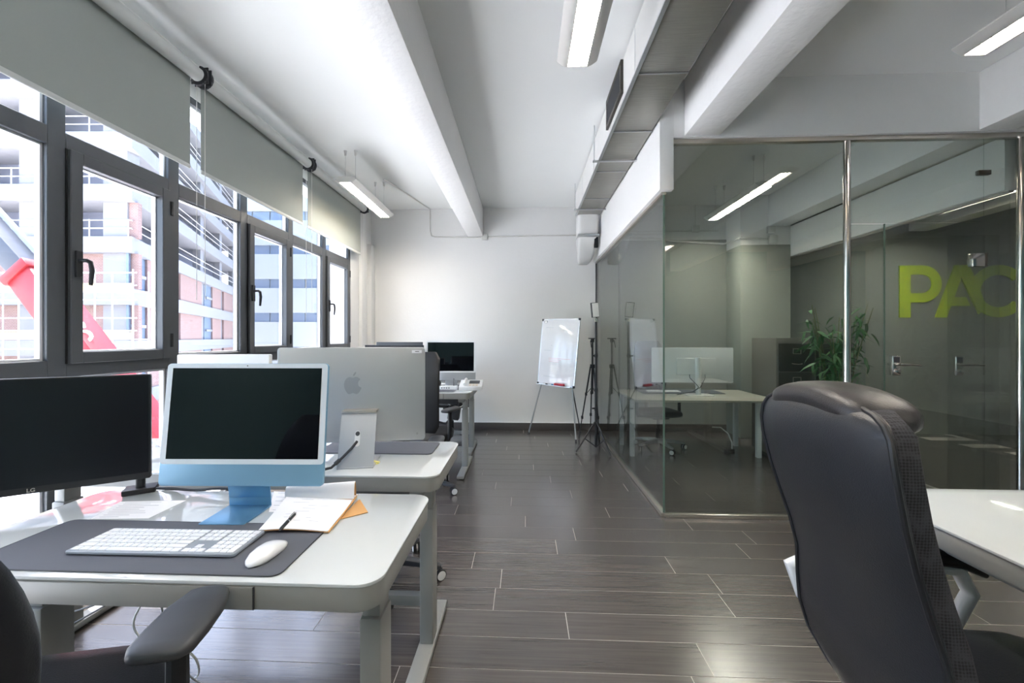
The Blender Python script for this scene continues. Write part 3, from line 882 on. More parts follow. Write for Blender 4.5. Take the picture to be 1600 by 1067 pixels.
# ------------------------------------------------------------------ keyboard with keys
def keyboard(label, loc, rz, W=0.43, D=0.127):
    r = thing('keyboard', label, 'keyboard', loc, rz)
    MB().prism(rrect(-W / 2, W / 2, -D / 2, D / 2, 0.008, 4), 0.003, 0.010).build('body', m_kbody, r, bevel=0.0015)
    for sx in (-0.18, 0.0, 0.18):
        MB().bx(sx - 0.012, sx + 0.012, -D / 2 + 0.006, -D / 2 + 0.014, 0, 0.003).build('foot', m_rubber, r, smooth=0)
    u = (W - 0.012) / 22.6
    km = MB().bx(-0.5, 0.5, -0.5, 0.5, 0, 1).mesh('key', m_key, 0.06, 30, 1)
    rows = 6
    v = (D - 0.012) / rows
    def key(x, row, w, h=1):
        o = link('key', km, r)
        o.location = (-W / 2 + 0.006 + (x + w / 2) * u, D / 2 - 0.006 - (row + h / 2) * v, 0.010)
        o.scale = (w * u - 0.0030, h * v - 0.0034, 0.0022)
    x = 0
    key(0, 0, 1.5)
    for i in range(12): key(1.5 + i * 1.0, 0, 1.0)
    key(13.5, 0, 1.5)
    for i in range(13): key(i, 1, 1)
    key(13, 1, 2)
    key(0, 2, 1.5)
    for i in range(12): key(1.5 + i, 2, 1)
    key(13.5, 2, 1.5)
    key(0, 3, 1.8)
    for i in range(11): key(1.8 + i, 3, 1)
    key(12.8, 3, 2.2)
    key(0, 4, 2.3)
    for i in range(10): key(2.3 + i, 4, 1)
    key(12.3, 4, 2.7)
    xs = [1.2, 1.2, 1.2, 1.3, 5.2, 1.3, 1.2, 1.2, 1.2]
    x = 0
    for w in xs:
        key(x, 5, w); x += w
    for q in range(3):
        for row in (0, 1, 2): key(15.3 + q, row, 1)
        key(15.3 + q, 5, 1)
    key(16.3, 4, 1)
    for q in range(4):
        for row in (0, 1, 2, 3, 4):
            if not (q == 3 and row == 4): key(18.6 + q, row, 1)
    key(18.6, 5, 2); key(20.6, 5, 1); key(21.6, 4, 1, 2)
    return r
keyboard('white aluminium keyboard with number pad on the grey desk mat', (-0.922, 1.028, ZD + 0.003), math.radians(0.5))

def desk_mat(label, x0, x1, y0, y1, z, rz=0):
    r = thing('desk_mat', label, 'desk mat', ((x0 + x1) / 2, (y0 + y1) / 2, z), rz)
    hx, hy = (x1 - x0) / 2, (y1 - y0) / 2
    MB().prism(rrect(-hx, hx, -hy, hy, 0.022, 5), 0, 0.003).build('pad', m_mat, r, bevel=0.0008)
    bd = MB()
    pts = [(p[0], p[1], 0.0022) for p in rrect(-hx, hx, -hy, hy, 0.022, 5)]
    bd.tube(pts + [pts[0]], 0.0016, 6, False)
    bd.build('stitched_edge', m_dgrey, r)
    return r
desk_mat('grey desk mat under the white keyboard and mouse on the front desk', -1.335, -0.555, 0.90, 1.155, ZD)
desk_mat('grey desk mat on the second desk behind the silver stand', -0.98, -0.43, 1.878, 2.085, ZD)

def mouse(label, loc, rz, mat, s=1.0):
    r = thing('mouse', label, 'mouse', loc, rz)
    rings = []
    L, Wd = 0.118 * s, 0.06 * s
    prof = [(0.0, 0.10, 0.0), (0.02, 0.35, 0.22), (0.10, 0.68, 0.55), (0.25, 0.92, 0.85), (0.45, 1.0, 1.0), (0.65, 0.97, 0.95), (0.82, 0.86, 0.7), (0.94, 0.62, 0.4), (0.985, 0.35, 0.2), (1.0, 0.1, 0.05)]
    for t, w, h in prof:
        y = (t - 0.5) * L
        ring = []
        for k in range(16):
            a = 2 * PI * k / 16
            zz = math.sin(a)
            ring.append(Vector((0.5 * Wd * w * math.copysign(abs(math.cos(a)) ** 0.7, math.cos(a)), y, 0.005 * s + (0.021 * s * h * max(zz, 0) ** 0.8 if zz > 0 else 0.004 * s * zz))))
        rings.append(ring)
    MB().loft(rings).build('top_shell', mat, r, smooth=60)
    MB().prism([(p[0], p[1]) for p in rrect(-Wd * 0.4, Wd * 0.4, -L * 0.42, L * 0.42, 0.02 * s, 5)], 0.0, 0.004 * s).build('base_plate', m_alu, r)
pm = at_z(417, 862, ZD + 0.012)
mouse('white smooth mouse on the grey mat beside the keyboard', (pm.x, pm.y, ZD + 0.003), math.radians(-6), m_mouse)

# papers on the front desk
def sheet(name, label, corners, z, lines=0, thick=0.0006, cat='paper', n=10, wave=0.0):
    """corners BL, BR, TR, TL on the desk plane"""
    c = sum((Vector(p) for p in corners), Vector((0, 0))) / 4
    r = thing(name, label, cat, (c.x, c.y, z))
    def P(u, v):
        a = Vector(corners[0]).lerp(Vector(corners[1]), u); b = Vector(corners[3]).lerp(Vector(corners[2]), u)
        q = a.lerp(b, v) - c
        return q
    top, bot = [], []
    for j in range(n + 1):
        for i in range(n + 1):
            q = P(i / n, j / n)
            h = wave * (1 - j / n) ** 3 * (0.5 + 0.5 * math.sin(i / n * 7))
            top.append((q.x, q.y, thick + h)); bot.append((q.x, q.y, h))
    vs = top + bot
    N = len(top)
    fs = []
    for j in range(n):
        for i in range(n):
            a = j * (n + 1) + i
            fs.append((a, a + 1, a + n + 2, a + n + 1))
            fs.append((a + N, a + n + 1 + N, a + n + 2 + N, a + 1 + N))
    edge = [i for i in range(n + 1)] + [j * (n + 1) + n for j in range(1, n + 1)] + [n * (n + 1) + i for i in range(n - 1, -1, -1)] + [j * (n + 1) for j in range(n - 1, 0, -1)]
    for k in range(len(edge)):
        a, b = edge[k], edge[(k + 1) % len(edge)]
        fs.append((a, b, b + N, a + N))
    MB().add(vs, fs).build('page', m_paper, r, smooth=50)
    rnd = random.Random(len(label))
    ink = MB()
    for k in range(lines):
        v = 0.92 - 0.84 * k / max(lines - 1, 1)
        a0 = 0.08 + 0.05 * rnd.random(); a1 = a0 + 0.25 + 0.55 * rnd.random()
        p, q = P(a0, v), P(min(a1, 0.93), v)
        d = (q - p).normalized() * 0.0
        hh = 0.0013
        ink.add([(p.x, p.y - hh, thick + 0.0003), (q.x, q.y - hh, thick + 0.0003), (q.x, q.y + hh, thick + 0.0003), (p.x, p.y + hh, thick + 0.0003)], [(0, 1, 2, 3)])
    if lines: ink.build('printing', m_print, r, smooth=0)
    return r
def dz(x, y, z=ZD): 
    p = at_z(x, y, z); return (p.x, p.y)
sheet('paper_sheet', 'printed form lying behind the desk mat left of the blue stand', [dz(142, 811), dz(232, 810), dz(291, 782), dz(188, 784)], ZD + 0.0004, 9)
sheet('paper_sheet', 'blank printed sheet beside the notepad on the front desk', [dz(420, 800), dz(470, 800), dz(482, 770), dz(428, 768)], ZD + 0.0003, 5)

def notepad():
    z = ZD + 0.004
    A, B, C, D = [Vector(dz(*p, z)) for p in ((404, 832), (512, 832), (556, 782), (452, 778))]
    c = (A + B + C + D) / 4
    r = thing('notepad', 'open writing pad with handwritten page and folded brown card back', 'notepad', (c.x, c.y, ZD + 0.0012))
    # pages, slightly curled
    def pt(u, v): return A.lerp(B, u).lerp(D.lerp(C, u), v) - c
    n = 14
    for nm, th0, mat, grow in (('card_back', 0.0, m_card, 1.0), ('page_block', 0.0025, m_paper, 1.0)):
        vs = []; N = (n + 1) ** 2
        for side in (1, 0):
            for j in range(n + 1):
                for i in range(n + 1):
                    u, v = i / n, j / n
                    q = pt(u + (0.02 if nm == 'card_back' else 0), v)
                    curl = 0.006 + 0.010 * (v ** 2) + 0.004 * math.sin(u * 4) * (1 - v)
                    vs.append((q.x, q.y, curl + th0 + (0.0018 if side else 0)))
        fs = []
        for j in range(n):
            for i in range(n):
                a = j * (n + 1) + i
                fs.append((a, a + 1, a + n + 2, a + n + 1)); fs.append((a + N, a + n + 1 + N, a + n + 2 + N, a + 1 + N))
        edge = list(range(n + 1)) + [j * (n + 1) + n for j in range(1, n + 1)] + [n * (n + 1) + i for i in range(n - 1, -1, -1)] + [j * (n + 1) for j in range(n - 1, 0, -1)]
        for k in range(len(edge)):
            a, b = edge[k], edge[(k + 1) % len(edge)]
            fs.append((a, b, b + N, a + N))
        MB().add(vs, fs).build(nm, mat, r, smooth=50)
    # the turned pages roll up over the back and come down again: a loop cross-section along the top edge
    dirU = (C - D).normalized(); dirV = (D - A).normalized()
    Lw = (C - D).length
    def roll(off, lo, hi, mat, nm, thick, u0, u1):
        sec = []
        for k in range(lo, hi + 1):
            t = k / 20
            if t < 0.55:
                a = PI * (t / 0.55)
                y = -0.028 + 0.030 * (1 - math.cos(a)) ; z = 0.016 + 0.05 * max(math.sin(a), 0) ** 0.8
                y = -0.030 + 0.016 * (1 - math.cos(a))
            else:
                s = (t - 0.55) / 0.45
                y = 0.002 + 0.045 * s; z = 0.016 * (1 - s) + 0.001
            sec.append((y, z + off))
        rings = []
        for q, uu in enumerate((u0, (u0 + u1) / 2, u1)):
            o = D + dirU * (uu * Lw) - c
            fl = 0.62 + 0.38 * q / 2
            up = [Vector((o.x + dirV.x * y, o.y + dirV.y * y, z * fl + 0.004)) for y, z in sec]
            dn = [Vector((o.x + dirV.x * (y), o.y + dirV.y * (y), z * fl + 0.004 - thick)) for y, z in reversed(sec)]
            rings.append(up + dn)
        MB().loft(rings).build(nm, mat, r, smooth=40)
    roll(0.0016, 0, 20, m_paper, 'turned_pages', 0.0018, -0.02, 1.0)
    roll(-0.0008, 0, 20, m_card, 'turned_card', 0.0012, -0.02, 1.004)
    # brown card triangle seen below the roll at the right
    q0, q1, q2 = [Vector(dz(*p, ZD + 0.001)) - c for p in ((530, 812), (575, 801), (562, 780))]
    MB().prism([q0, q1, q2], 0.0, 0.0015).build('card_flap', m_card, r, smooth=0)
    rnd = random.Random(4)
    ink = MB()
    for k in range(9):
        v = 0.9 - 0.085 * k; u0 = 0.15 + 0.3 * rnd.random(); u1 = u0 + 0.12 + 0.3 * rnd.random()
        for u in (u0,):
            p, q = pt(u0, v), pt(min(u1, 0.92), v)
            f = lambda u, v: 0.006 + 0.010 * v * v + 0.004 * math.sin(u * 4) * (1 - v) + 0.0025 + 0.0023
            za, zb_ = f(u0, v), f(min(u1, .92), v)
            ink.add([(p.x, p.y - 0.0008, za), (q.x, q.y - 0.0008, zb_), (q.x, q.y + 0.0008, zb_), (p.x, p.y + 0.0008, za)], [(0, 1, 2, 3)])
    ink.build('handwriting', m_print, r, smooth=0)
notepad()
def pen():
    a = at_z(436, 830, ZD + 0.016); b = at_z(461, 803, ZD + 0.016)
    a.z = ZD + 0.0165; b.z = ZD + 0.0175
    r = thing('pen', 'black and silver ballpoint pen on the open writing pad', 'pen', a)
    d = b - a
    MB().tube([V(0, 0, 0), d * 0.12, d * 0.14, d * 0.95], [0.0012, 0.0045, 0.005, 0.005], 12).build('barrel', m_black, r)
    MB().tube([d * 0.95, d * 1.0, d * 1.04], [0.0045, 0.0035, 0.003], 10).build('push_button', m_chrome, r)
    MB().tube([d * 0.50, d * 0.54], 0.0056, 12).build('ring', m_chrome, r)
    MB().bar(d * 0.62 + V(0, 0, 0.007), d * 0.97 + V(0, 0, 0.006), 0.003, 0.0015).build('clip', m_chrome, r)
pen()

# ------------------------------------------------------------------ silver display seen from behind
def silver_display():
    pR = at_depth(664, 600, 1.86); pL = at_depth(433, 600, 1.77)
    W = (Vector((pR.x, pR.y)) - Vector((pL.x, pL.y))).length
    c = (pR + pL) / 2
    rz = math.atan2(pR.y - pL.y, pR.x - pL.x)
    zb = 0.078
    H = 0.42
    r = thing('display', 'silver computer display seen from behind with a fruit emblem, on the second desk', 'monitor', (c.x, c.y, ZD), rz)
    f = lambda u, v, w: (u, w, v)
    MB().prism(rrect(-W / 2, W / 2, zb, zb + H, 0.014, 5), 0, 0.02, f).build('shell', m_silver, r, bevel=0.003)
    MB().bx(-W / 2 + 0.012, W / 2 - 0.012, 0.02, 0.021, zb + 0.012, zb + H - 0.012).build('screen', m_screen, r, smooth=0)
    # emblem: apple outline with bite and leaf
    def em(px, py):
        q = at_depth(px, py, 1.81)
        return q
    ez = zb + H * 0.605
    s = 0.040
    out = [(0, .78), (.22, .86), (.5, .84), (.78, .62), (.62, .42), (.54, .14), (.64, -.16), (.9, -.34), (.74, -.72), (.5, -.98), (.3, -1.0), (.0, -.9), (-.3, -1.0), (-.52, -.96), (-.8, -.56), (-.92, -.06), (-.86, .42), (-.62, .76), (-.32, .86)]
    pts = []
    for i in range(len(out)):
        p0, p1, p2, p3 = (Vector(out[(i + k) % len(out)]) for k in (-1, 0, 1, 2))
        for t in (0, 0.33, 0.66):
            q = 0.5 * ((2 * p1) + (p2 - p0) * t + (2 * p0 - 5 * p1 + 4 * p2 - p3) * t * t + (-p0 + 3 * p1 - 3 * p2 + p3) * t ** 3)
            pts.append((q.x * s, ez + q.y * s))
    lg = MB().prism(pts, -0.0008, 0.0, f).build('emblem', m_silver2, r, smooth=0)
    leaf = [(.02, .98), (.06, 1.2), (.26, 1.42), (.34, 1.44), (.32, 1.24), (.16, 1.02)]
    MB().prism([(p[0] * s, ez + p[1] * s) for p in leaf], -0.0008, 0.0, f).build('emblem', m_silver2, r, smooth=0)
    MB().bx(W / 2 - 0.058, W / 2 - 0.014, -0.0006, 0, zb + H - 0.026, zb + H - 0.013).build('sticker', m_paper, r, smooth=0)
    MB().bx(W / 2 - 0.044, W / 2 - 0.026, -0.0009, -0.0005, zb + H - 0.021, zb + H - 0.018).build('sticker_print', m_dgrey, r, smooth=0)
    MB().prism([(W / 2 - 0.035 + 0.005 * math.cos(a * PI / 8), zb + 0.03 + 0.005 * math.sin(a * PI / 8)) for a in range(16)], -0.0008, 0, f).build('lock_slot', m_silver2, r, smooth=0)
    # stand: sloping plate with round cable hole and flat base
    q0 = at_depth(526, 733, 1.68); q1 = at_depth(582, 733, 1.68)
    off = Matrix.Rotation(-rz, 4, 'Z') @ Matrix.Translation((-c.x, -c.y, 0))
    a = off @ q0; b = off @ q1
    sx = (a.x + b.x) / 2; hw = abs(b.x - a.x) / 2
    yb = -0.13
    zt = 0.218
    plate = MB()
    def pf(u, v, w): return (sx + u, yb + 0.085 * v / zt + w, 0.006 + v)
    N = 20
    hole_c, hr = 0.128, 0.013
    # plate with hole: ring of quads from hole to rectangle
    rect = []
    hol = []
    for k in range(N * 2):
        an = 2 * PI * k / (N * 2)
        dx, dy = math.cos(an), math.sin(an)
        tx = hw / abs(dx) if abs(dx) > 1e-6 else 1e9
        ty = ((zt - hole_c) / dy if dy > 1e-6 else (hole_c / -dy if dy < -1e-6 else 1e9))
        tt = min(tx, ty)
        rect.append((dx * tt, hole_c + dy * tt)); hol.append((dx * hr, hole_c + dy * hr))
    # snap the nearest samples to the corners
    for cxn, cyn in ((hw, zt), (-hw, zt), (hw, 0), (-hw, 0)):
        k = min(range(len(rect)), key=lambda i: (rect[i][0] - cxn) ** 2 + (rect[i][1] - cyn) ** 2)
        rect[k] = (cxn, cyn)
    for w0, w1 in ((0.0, 0.006),):
        plate.loft([[Vector(pf(*p, w0)) for p in rect], [Vector(pf(*p, w0)) for p in hol], [Vector(pf(*p, w1)) for p in hol], [Vector(pf(*p, w1)) for p in rect], [Vector(pf(*p, w0)) for p in rect]], True, False)
    plate.build('stand_plate', m_silver, r, smooth=30)
    MB().bx(sx - hw, sx + hw, yb - 0.004, yb + 0.17, 0, 0.006).build('stand_base', m_silver, r, bevel=0.001)
    MB().bx(sx - hw, sx + hw, yb + 0.07, 0.0, zt + 0.0, zt + 0.008).build('hinge_cap', m_satin, r, bevel=0.001)
    slot = MB().prism(rrect(-0.011, 0.011, hole_c - 0.05, hole_c + 0.012, 0.0105, 6), -0.002, -0.0003, pf)
    slot.build('cable_slot', m_whitepl, r, smooth=0)
    MB().prism([(0.009 * math.cos(k * PI / 8), hole_c + 0.009 * math.sin(k * PI / 8)) for k in range(16)], -0.003, -0.0021, pf).build('socket', m_dgrey, r, smooth=0)
    p1 = Vector(pf(0, hole_c - 0.03, -0.004))
    MB().tube([p1, p1 + V(-0.015, -0.03, -0.02), p1 + V(-0.045, -0.05, -0.05), p1 + V(-0.085, -0.07, -0.085), p1 + V(-0.13, -0.085, -0.09)], 0.0055, 8).build('power_cable', m_cable, r)
    MB().tube([p1 + V(-0.055, -0.055, -0.058), p1 + V(-0.072, -0.064, -0.073)], 0.0085, 10).build('cable_clip', m_dgrey, r)
silver_display()
yn = thing('sticky_note', 'small yellow sticky note by the silver stand on the second desk', 'note', (*dz(586, 724), ZD))
MB().bx(-0.014, 0.014, -0.012, 0.012, 0, 0.002).build('note_paper', m_yellow, yn, smooth=0)
MB().bx(-0.012, 0.016, -0.004, 0.012, 0.002, 0.009, Matrix.Rotation(0.2, 4, 'Y')).build('note_curl', m_yellow, yn, smooth=0)
# monitor beside it, only its top shows behind the blue computer
mm = at_depth(355, 560, 2.06)
m2 = flat_monitor('monitor', 'pale backed monitor whose top edge shows behind the blue computer', (mm.x, mm.y, ZD), math.radians(6) + PI, 0.44, 0.30, 0.158, m_whitepl, m_matte_screen, 0.008, 0.012, 0.03)
MB().bx(-0.02, 0.02, 0.03, 0.07, 0.0, 0.3).build('stand_neck', m_silver, m2, bevel=0.003)
MB().prism(rrect(-0.1, 0.1, -0.06, 0.11, 0.02), 0.0, 0.008).build('stand_base', m_silver, m2, bevel=0.001)

# ------------------------------------------------------------------ far desks: computers, phone, small things
pcx = at_y(704, 560, 4.48)
all_in_one('white bezelled all-in-one computer facing the camera on the far desk', (pcx.x, 4.48, ZD), math.radians(1), 0.55, 0.435, 0.072, (m_silver, m_whitepl, m_silver), 0.2, -3)
for lab, x0, x1, yy, py in (('dark monitor whose top edge shows above the silver display, nearer one', 570, 662, 4.4, 539), ('second dark monitor top edge behind the first, bluish rim', 589, 661, 5.0, 533)):
    a, b = at_y(x0, py, yy), at_y(x1, py, yy)
    mo = flat_monitor('monitor', lab, ((a.x + b.x) / 2, yy, ZD if yy < 4.8 else ZD - 0.01), PI if yy > 4.8 else 0, b.x - a.x, 0.36, a.z - ZD - 0.36, m_dgrey, m_matte_screen)
    MB().bx(-0.025, 0.025, 0.03, 0.06, 0, 0.3).build('stand_neck', m_dgrey, mo, bevel=0.003)
    MB().prism(rrect(-0.12, 0.12, -0.06, 0.12, 0.02), 0, 0.008).build('stand_base', m_dgrey, mo, bevel=0.001)
ph = thing('desk_phone', 'white desk phone on the right corner of the far desk', 'phone', (-0.56, 4.32, ZD), math.radians(3))
wedge = [(-0.13, 0), (0.13, 0), (0.13, 0.085), (-0.13, 0.04)]
MB().prism(wedge, -0.12, 0.12, lambda u, v, w: (w, u, v)).build('phone_body', m_whitepl, ph, bevel=0.004)
Tm = Matrix.Translation((0.03, -0.01, 0.066)) @ Matrix.Rotation(math.atan2(0.045, 0.26), 4, 'X')
MB().bx(-0.05, 0.06, -0.03, 0.08, 0, 0.003, Tm).build('phone_screen', m_dgrey, ph, smooth=0)
hs = MB().tube([Tm @ Vector((-0.09, -0.1, 0.012)), Tm @ Vector((-0.09, -0.05, 0.026)), Tm @ Vector((-0.09, 0.05, 0.026)), Tm @ Vector((-0.09, 0.1, 0.012))], [0.016, 0.013, 0.013, 0.016], 10)
hs.build('handset', m_whitepl, ph)
for i in range(9):
    MB().bx(-0.045 + 0.033 * (i % 3), -0.02 + 0.033 * (i % 3), -0.11 + 0.024 * (i // 3), -0.095 + 0.024 * (i // 3), 0.0, 0.004, Tm).build('button', m_louver, ph, smooth=0)
desk_mat('small grey mouse mat on the far desk', -0.98, -0.70, 4.05, 4.22, ZD)
mouse('black mouse on the small mat of the far desk', (-0.93, 4.13, ZD + 0.003), 0.1, m_black)
wb = thing('webcam', 'small black round webcam on a foot beside the far computer', 'webcam', (-0.92, 4.36, ZD))
MB().lathe([(0.03, 0), (0.03, 0.006), (0.006, 0.01), (0.006, 0.03)], n=14).build('foot', m_black, wb)
MB().lathe([(0.012, -0.02), (0.03, -0.015), (0.032, 0.012), (0.024, 0.02)], (0, 0, 0), 16, Matrix.Translation((0, 0, 0.06)) @ Matrix.Rotation(PI / 2, 4, 'X')).build('lens_housing', m_black, wb)
dk = thing('docking_hub', 'low white hub with a short black aerial on the far desk', 'hub', (-0.80, 4.32, ZD))
MB().prism(rrect(-0.09, 0.09, -0.05, 0.05, 0.01), 0, 0.03).build('hub_body', m_whitepl, dk, bevel=0.003)
MB().tube([(0.05, 0.02, 0.03), (0.05, 0.02, 0.11)], 0.004, 6).build('aerial', m_black, dk)
for q in range(4): MB().bx(-0.07 + q * 0.025, -0.058 + q * 0.025, -0.052, -0.05, 0.01, 0.02).build('port', m_dgrey, dk, smooth=0)

# ------------------------------------------------------------------ chairs
def sellipse(c, L, Nn, a, b, n=20, e=0.55):
    out = []
    for k in range(n):
        t = 2 * PI * k / n
        ct, st = math.cos(t), math.sin(t)
        out.append(Vector(c) + Vector(L) * (a * math.copysign(abs(ct) ** e, ct)) + Vector(Nn) * (b * math.copysign(abs(st) ** e, st)))
    return out
def star_base(r, R=0.31, mat=None, zt=0.11, rot=0.2, ring=True, tip=None):
    mat = mat or m_black
    for i in range(5):
        a = rot + i * 2 * PI / 5
        d = Vector((math.cos(a), math.sin(a), 0)); n = Vector((-d.y, d.x, 0))
        rings = []
        for t, w, z0, z1 in ((0.02, 0.032, 0.075, 0.135), (0.35 * R, 0.026, 0.08, 0.125), (0.75 * R, 0.022, 0.07, 0.105), (R, 0.018, 0.066, 0.09), (R + 0.012, 0.01, 0.068, 0.085)):
            rings.append(sellipse(d * t + V(0, 0, (z0 + z1) / 2), n, V(0, 0, 1), w, (z1 - z0) / 2, 12, 0.6))
        leg = MB().loft(rings).build('base_leg', mat, r)
        c = d * R
        Mx = Matrix.Translation((c.x, c.y, 0.032)) @ Matrix.Rotation(a + 0.7, 4, 'Z') @ Matrix.Rotation(PI / 2, 4, 'X')
        MB().lathe([(0.02, -0.026), (0.032, -0.024), (0.032, -0.005), (0.014, -0.004), (0.014, 0.004), (0.032, 0.005), (0.032, 0.024), (0.02, 0.026)], (0, 0, 0), 18, Mx).build('caster', m_rubber, leg)
        if ring:
            MB().lathe([(0.012, -0.027), (0.020, -0.0275), (0.026, -0.027), (0.026, 0.027), (0.020, 0.0275), (0.012, 0.027)], (0, 0, 0), 18, Mx).build('caster_ring', m_whitepl, leg)
        MB().tube([(c.x, c.y, 0.04), (c.x, c.y, 0.075)], 0.009, 8).build('caster_stem', m_dgrey, leg)
def task_chair(label, loc, rz, seat_z=0.52, back_top=1.12, arms=True, base_mat=None, W=0.25, back_w=0.23, back_mat=None, rot=0.2, back_y=-0.24, back_lo=0.20, arm_z=None, armx=None, seat_mat=None, seat_d=0.25, padw=0.045, padl=0.125, square=False):
    r = thing('office_chair', label, 'chair', loc, rz)
    back_mat = back_mat or m_mesh
    # seat cushion
    rings = []
    for t in (-1, -0.97, -0.85, -0.5, 0, 0.5, 0.85, 0.97, 1.0):
        y = t * seat_d
        w = W * (1 - 0.25 * max(0, abs(t) - 0.5) ** 1.5 * 2)
        k = max(0.0, 1 - t * t * t * t * 0.98)
        dip = 0.012 * (1 - t * t) - (0.03 * max(0, t - 0.5) ** 2 * 4)
        rings.append(sellipse((0, y, seat_z - 0.045 + 0.0 - dip * 0.5), (1, 0, 0), (0, 0, 1), w * (0.86 + 0.14 * k), 0.012 + 0.035 * k ** 0.5, 24, 0.5))
    MB().loft(rings).build('seat', seat_mat or m_black, r, smooth=50)
    MB().bx(-0.1, 0.1, -0.12, 0.1, seat_z - 0.12, seat_z - 0.085).build('mechanism', m_dgrey, r, bevel=0.01)
    MB().tube([(0, 0, 0.1), (0, 0, 0.26), (0, 0, 0.2601), (0, 0, seat_z - 0.11)], [0.03, 0.03, 0.02, 0.02], 16).build('gas_column', m_black, r)
    star_base(r, 0.31, base_mat, rot=rot)
    # backrest
    rings = []
    n = 12
    z0 = seat_z + back_lo - 0.12
    for i in range(n + 1):
        t = i / n
        z = z0 + (back_top - z0) * t
        y = back_y + 0.02 * math.sin(PI * t) - 0.05 * t
        k = max(0.05, 1 - abs(2 * t - 1) ** 5)
        w = back_w * (0.86 + 0.14 * math.sin(PI * min(1, t * 1.1))) * (0.75 + 0.25 * k ** 0.5)
        if square: w = back_w * (0.9 + 0.1 * min(1, k * 2))
        rings.append([p + V(0, 0.05 * (p.x / back_w) ** 2, 0) for p in sellipse((0, y, z), (1, 0, 0), (0, 1, 0), w, 0.008 + 0.026 * k, 20, 0.6)])
    MB().loft(rings).build('backrest', back_mat, r, smooth=50)
    MB().tube([(0, -0.05, seat_z - 0.1), (0, back_y - 0.03, seat_z - 0.09), (0, back_y - 0.065, seat_z + 0.02), (0, back_y - 0.055, seat_z + 0.2)], [0.022, 0.022, 0.02, 0.016], 10).build('back_support', m_black, r)
    if arms:
        az = arm_z or seat_z + 0.21
        ax = armx or W + 0.035
        for s in (-1, 1):
            a = MB().tube([(s * 0.12, 0, seat_z - 0.09), (s * (ax - 0.02), 0.0, seat_z - 0.085), (s * ax, 0.0, seat_z - 0.03), (s * ax, 0.0, az - 0.03)], [0.016, 0.018, 0.02, 0.018], 10)
            arm = a.build('arm', m_black, r)
            rings = []
            for t, w, th in ((-1, .55, .3), (-.96, .8, .7), (-.8, .95, 1), (-.3, 1, 1), (.3, .95, 1), (.8, .72, .95), (.96, .5, .6), (1, .3, .25)):
                rings.append(sellipse((s * ax, 0.03 + t * padl, az - 0.012), (1, 0, 0), (0, 0, 1), padw * w, 0.016 * th, 16, 0.6))
            MB().loft(rings).build('arm_pad', m_dgrey, arm, smooth=50)
    return r
# chair at the front desk, lower left
task_chair('black leather chair at the front desk, cut by the lower left corner', (-0.97, 0.665, 0), math.radians(13), seat_z=0.66, back_top=1.18, W=0.25, back_w=0.232, back_mat=m_leather, arm_z=0.865, armx=0.33, padw=0.056, padl=0.10, back_y=-0.20, seat_mat=m_leather, seat_d=0.29)
# user chair of the second desk (faces the camera)
task_chair('black chair behind the second desk, its back edge showing beside the silver display', (-0.80, 2.36, 0), math.radians(184), seat_z=0.60, back_top=1.31, back_w=0.28, base_mat=m_dgrey, rot=0.55, back_y=-0.22, back_mat=m_black, back_lo=0.32, square=True)
task_chair('dark grey chair pushed under the far desk', (-0.93, 3.72, 0), math.radians(-20), seat_z=0.56, back_top=1.15, rot=0.1, base_mat=m_dgrey)
task_chair('black chair with a silver star base under the office desk', (1.70, 5.28, 0), math.radians(190), seat_z=0.50, back_top=1.36, base_mat=m_alu, rot=0.36, back_y=-0.26)
task_chair('black chair tucked under the farthest white desk', (-1.0, 5.62, 0), math.radians(176), seat_z=0.55, back_top=1.1, rot=0.3)

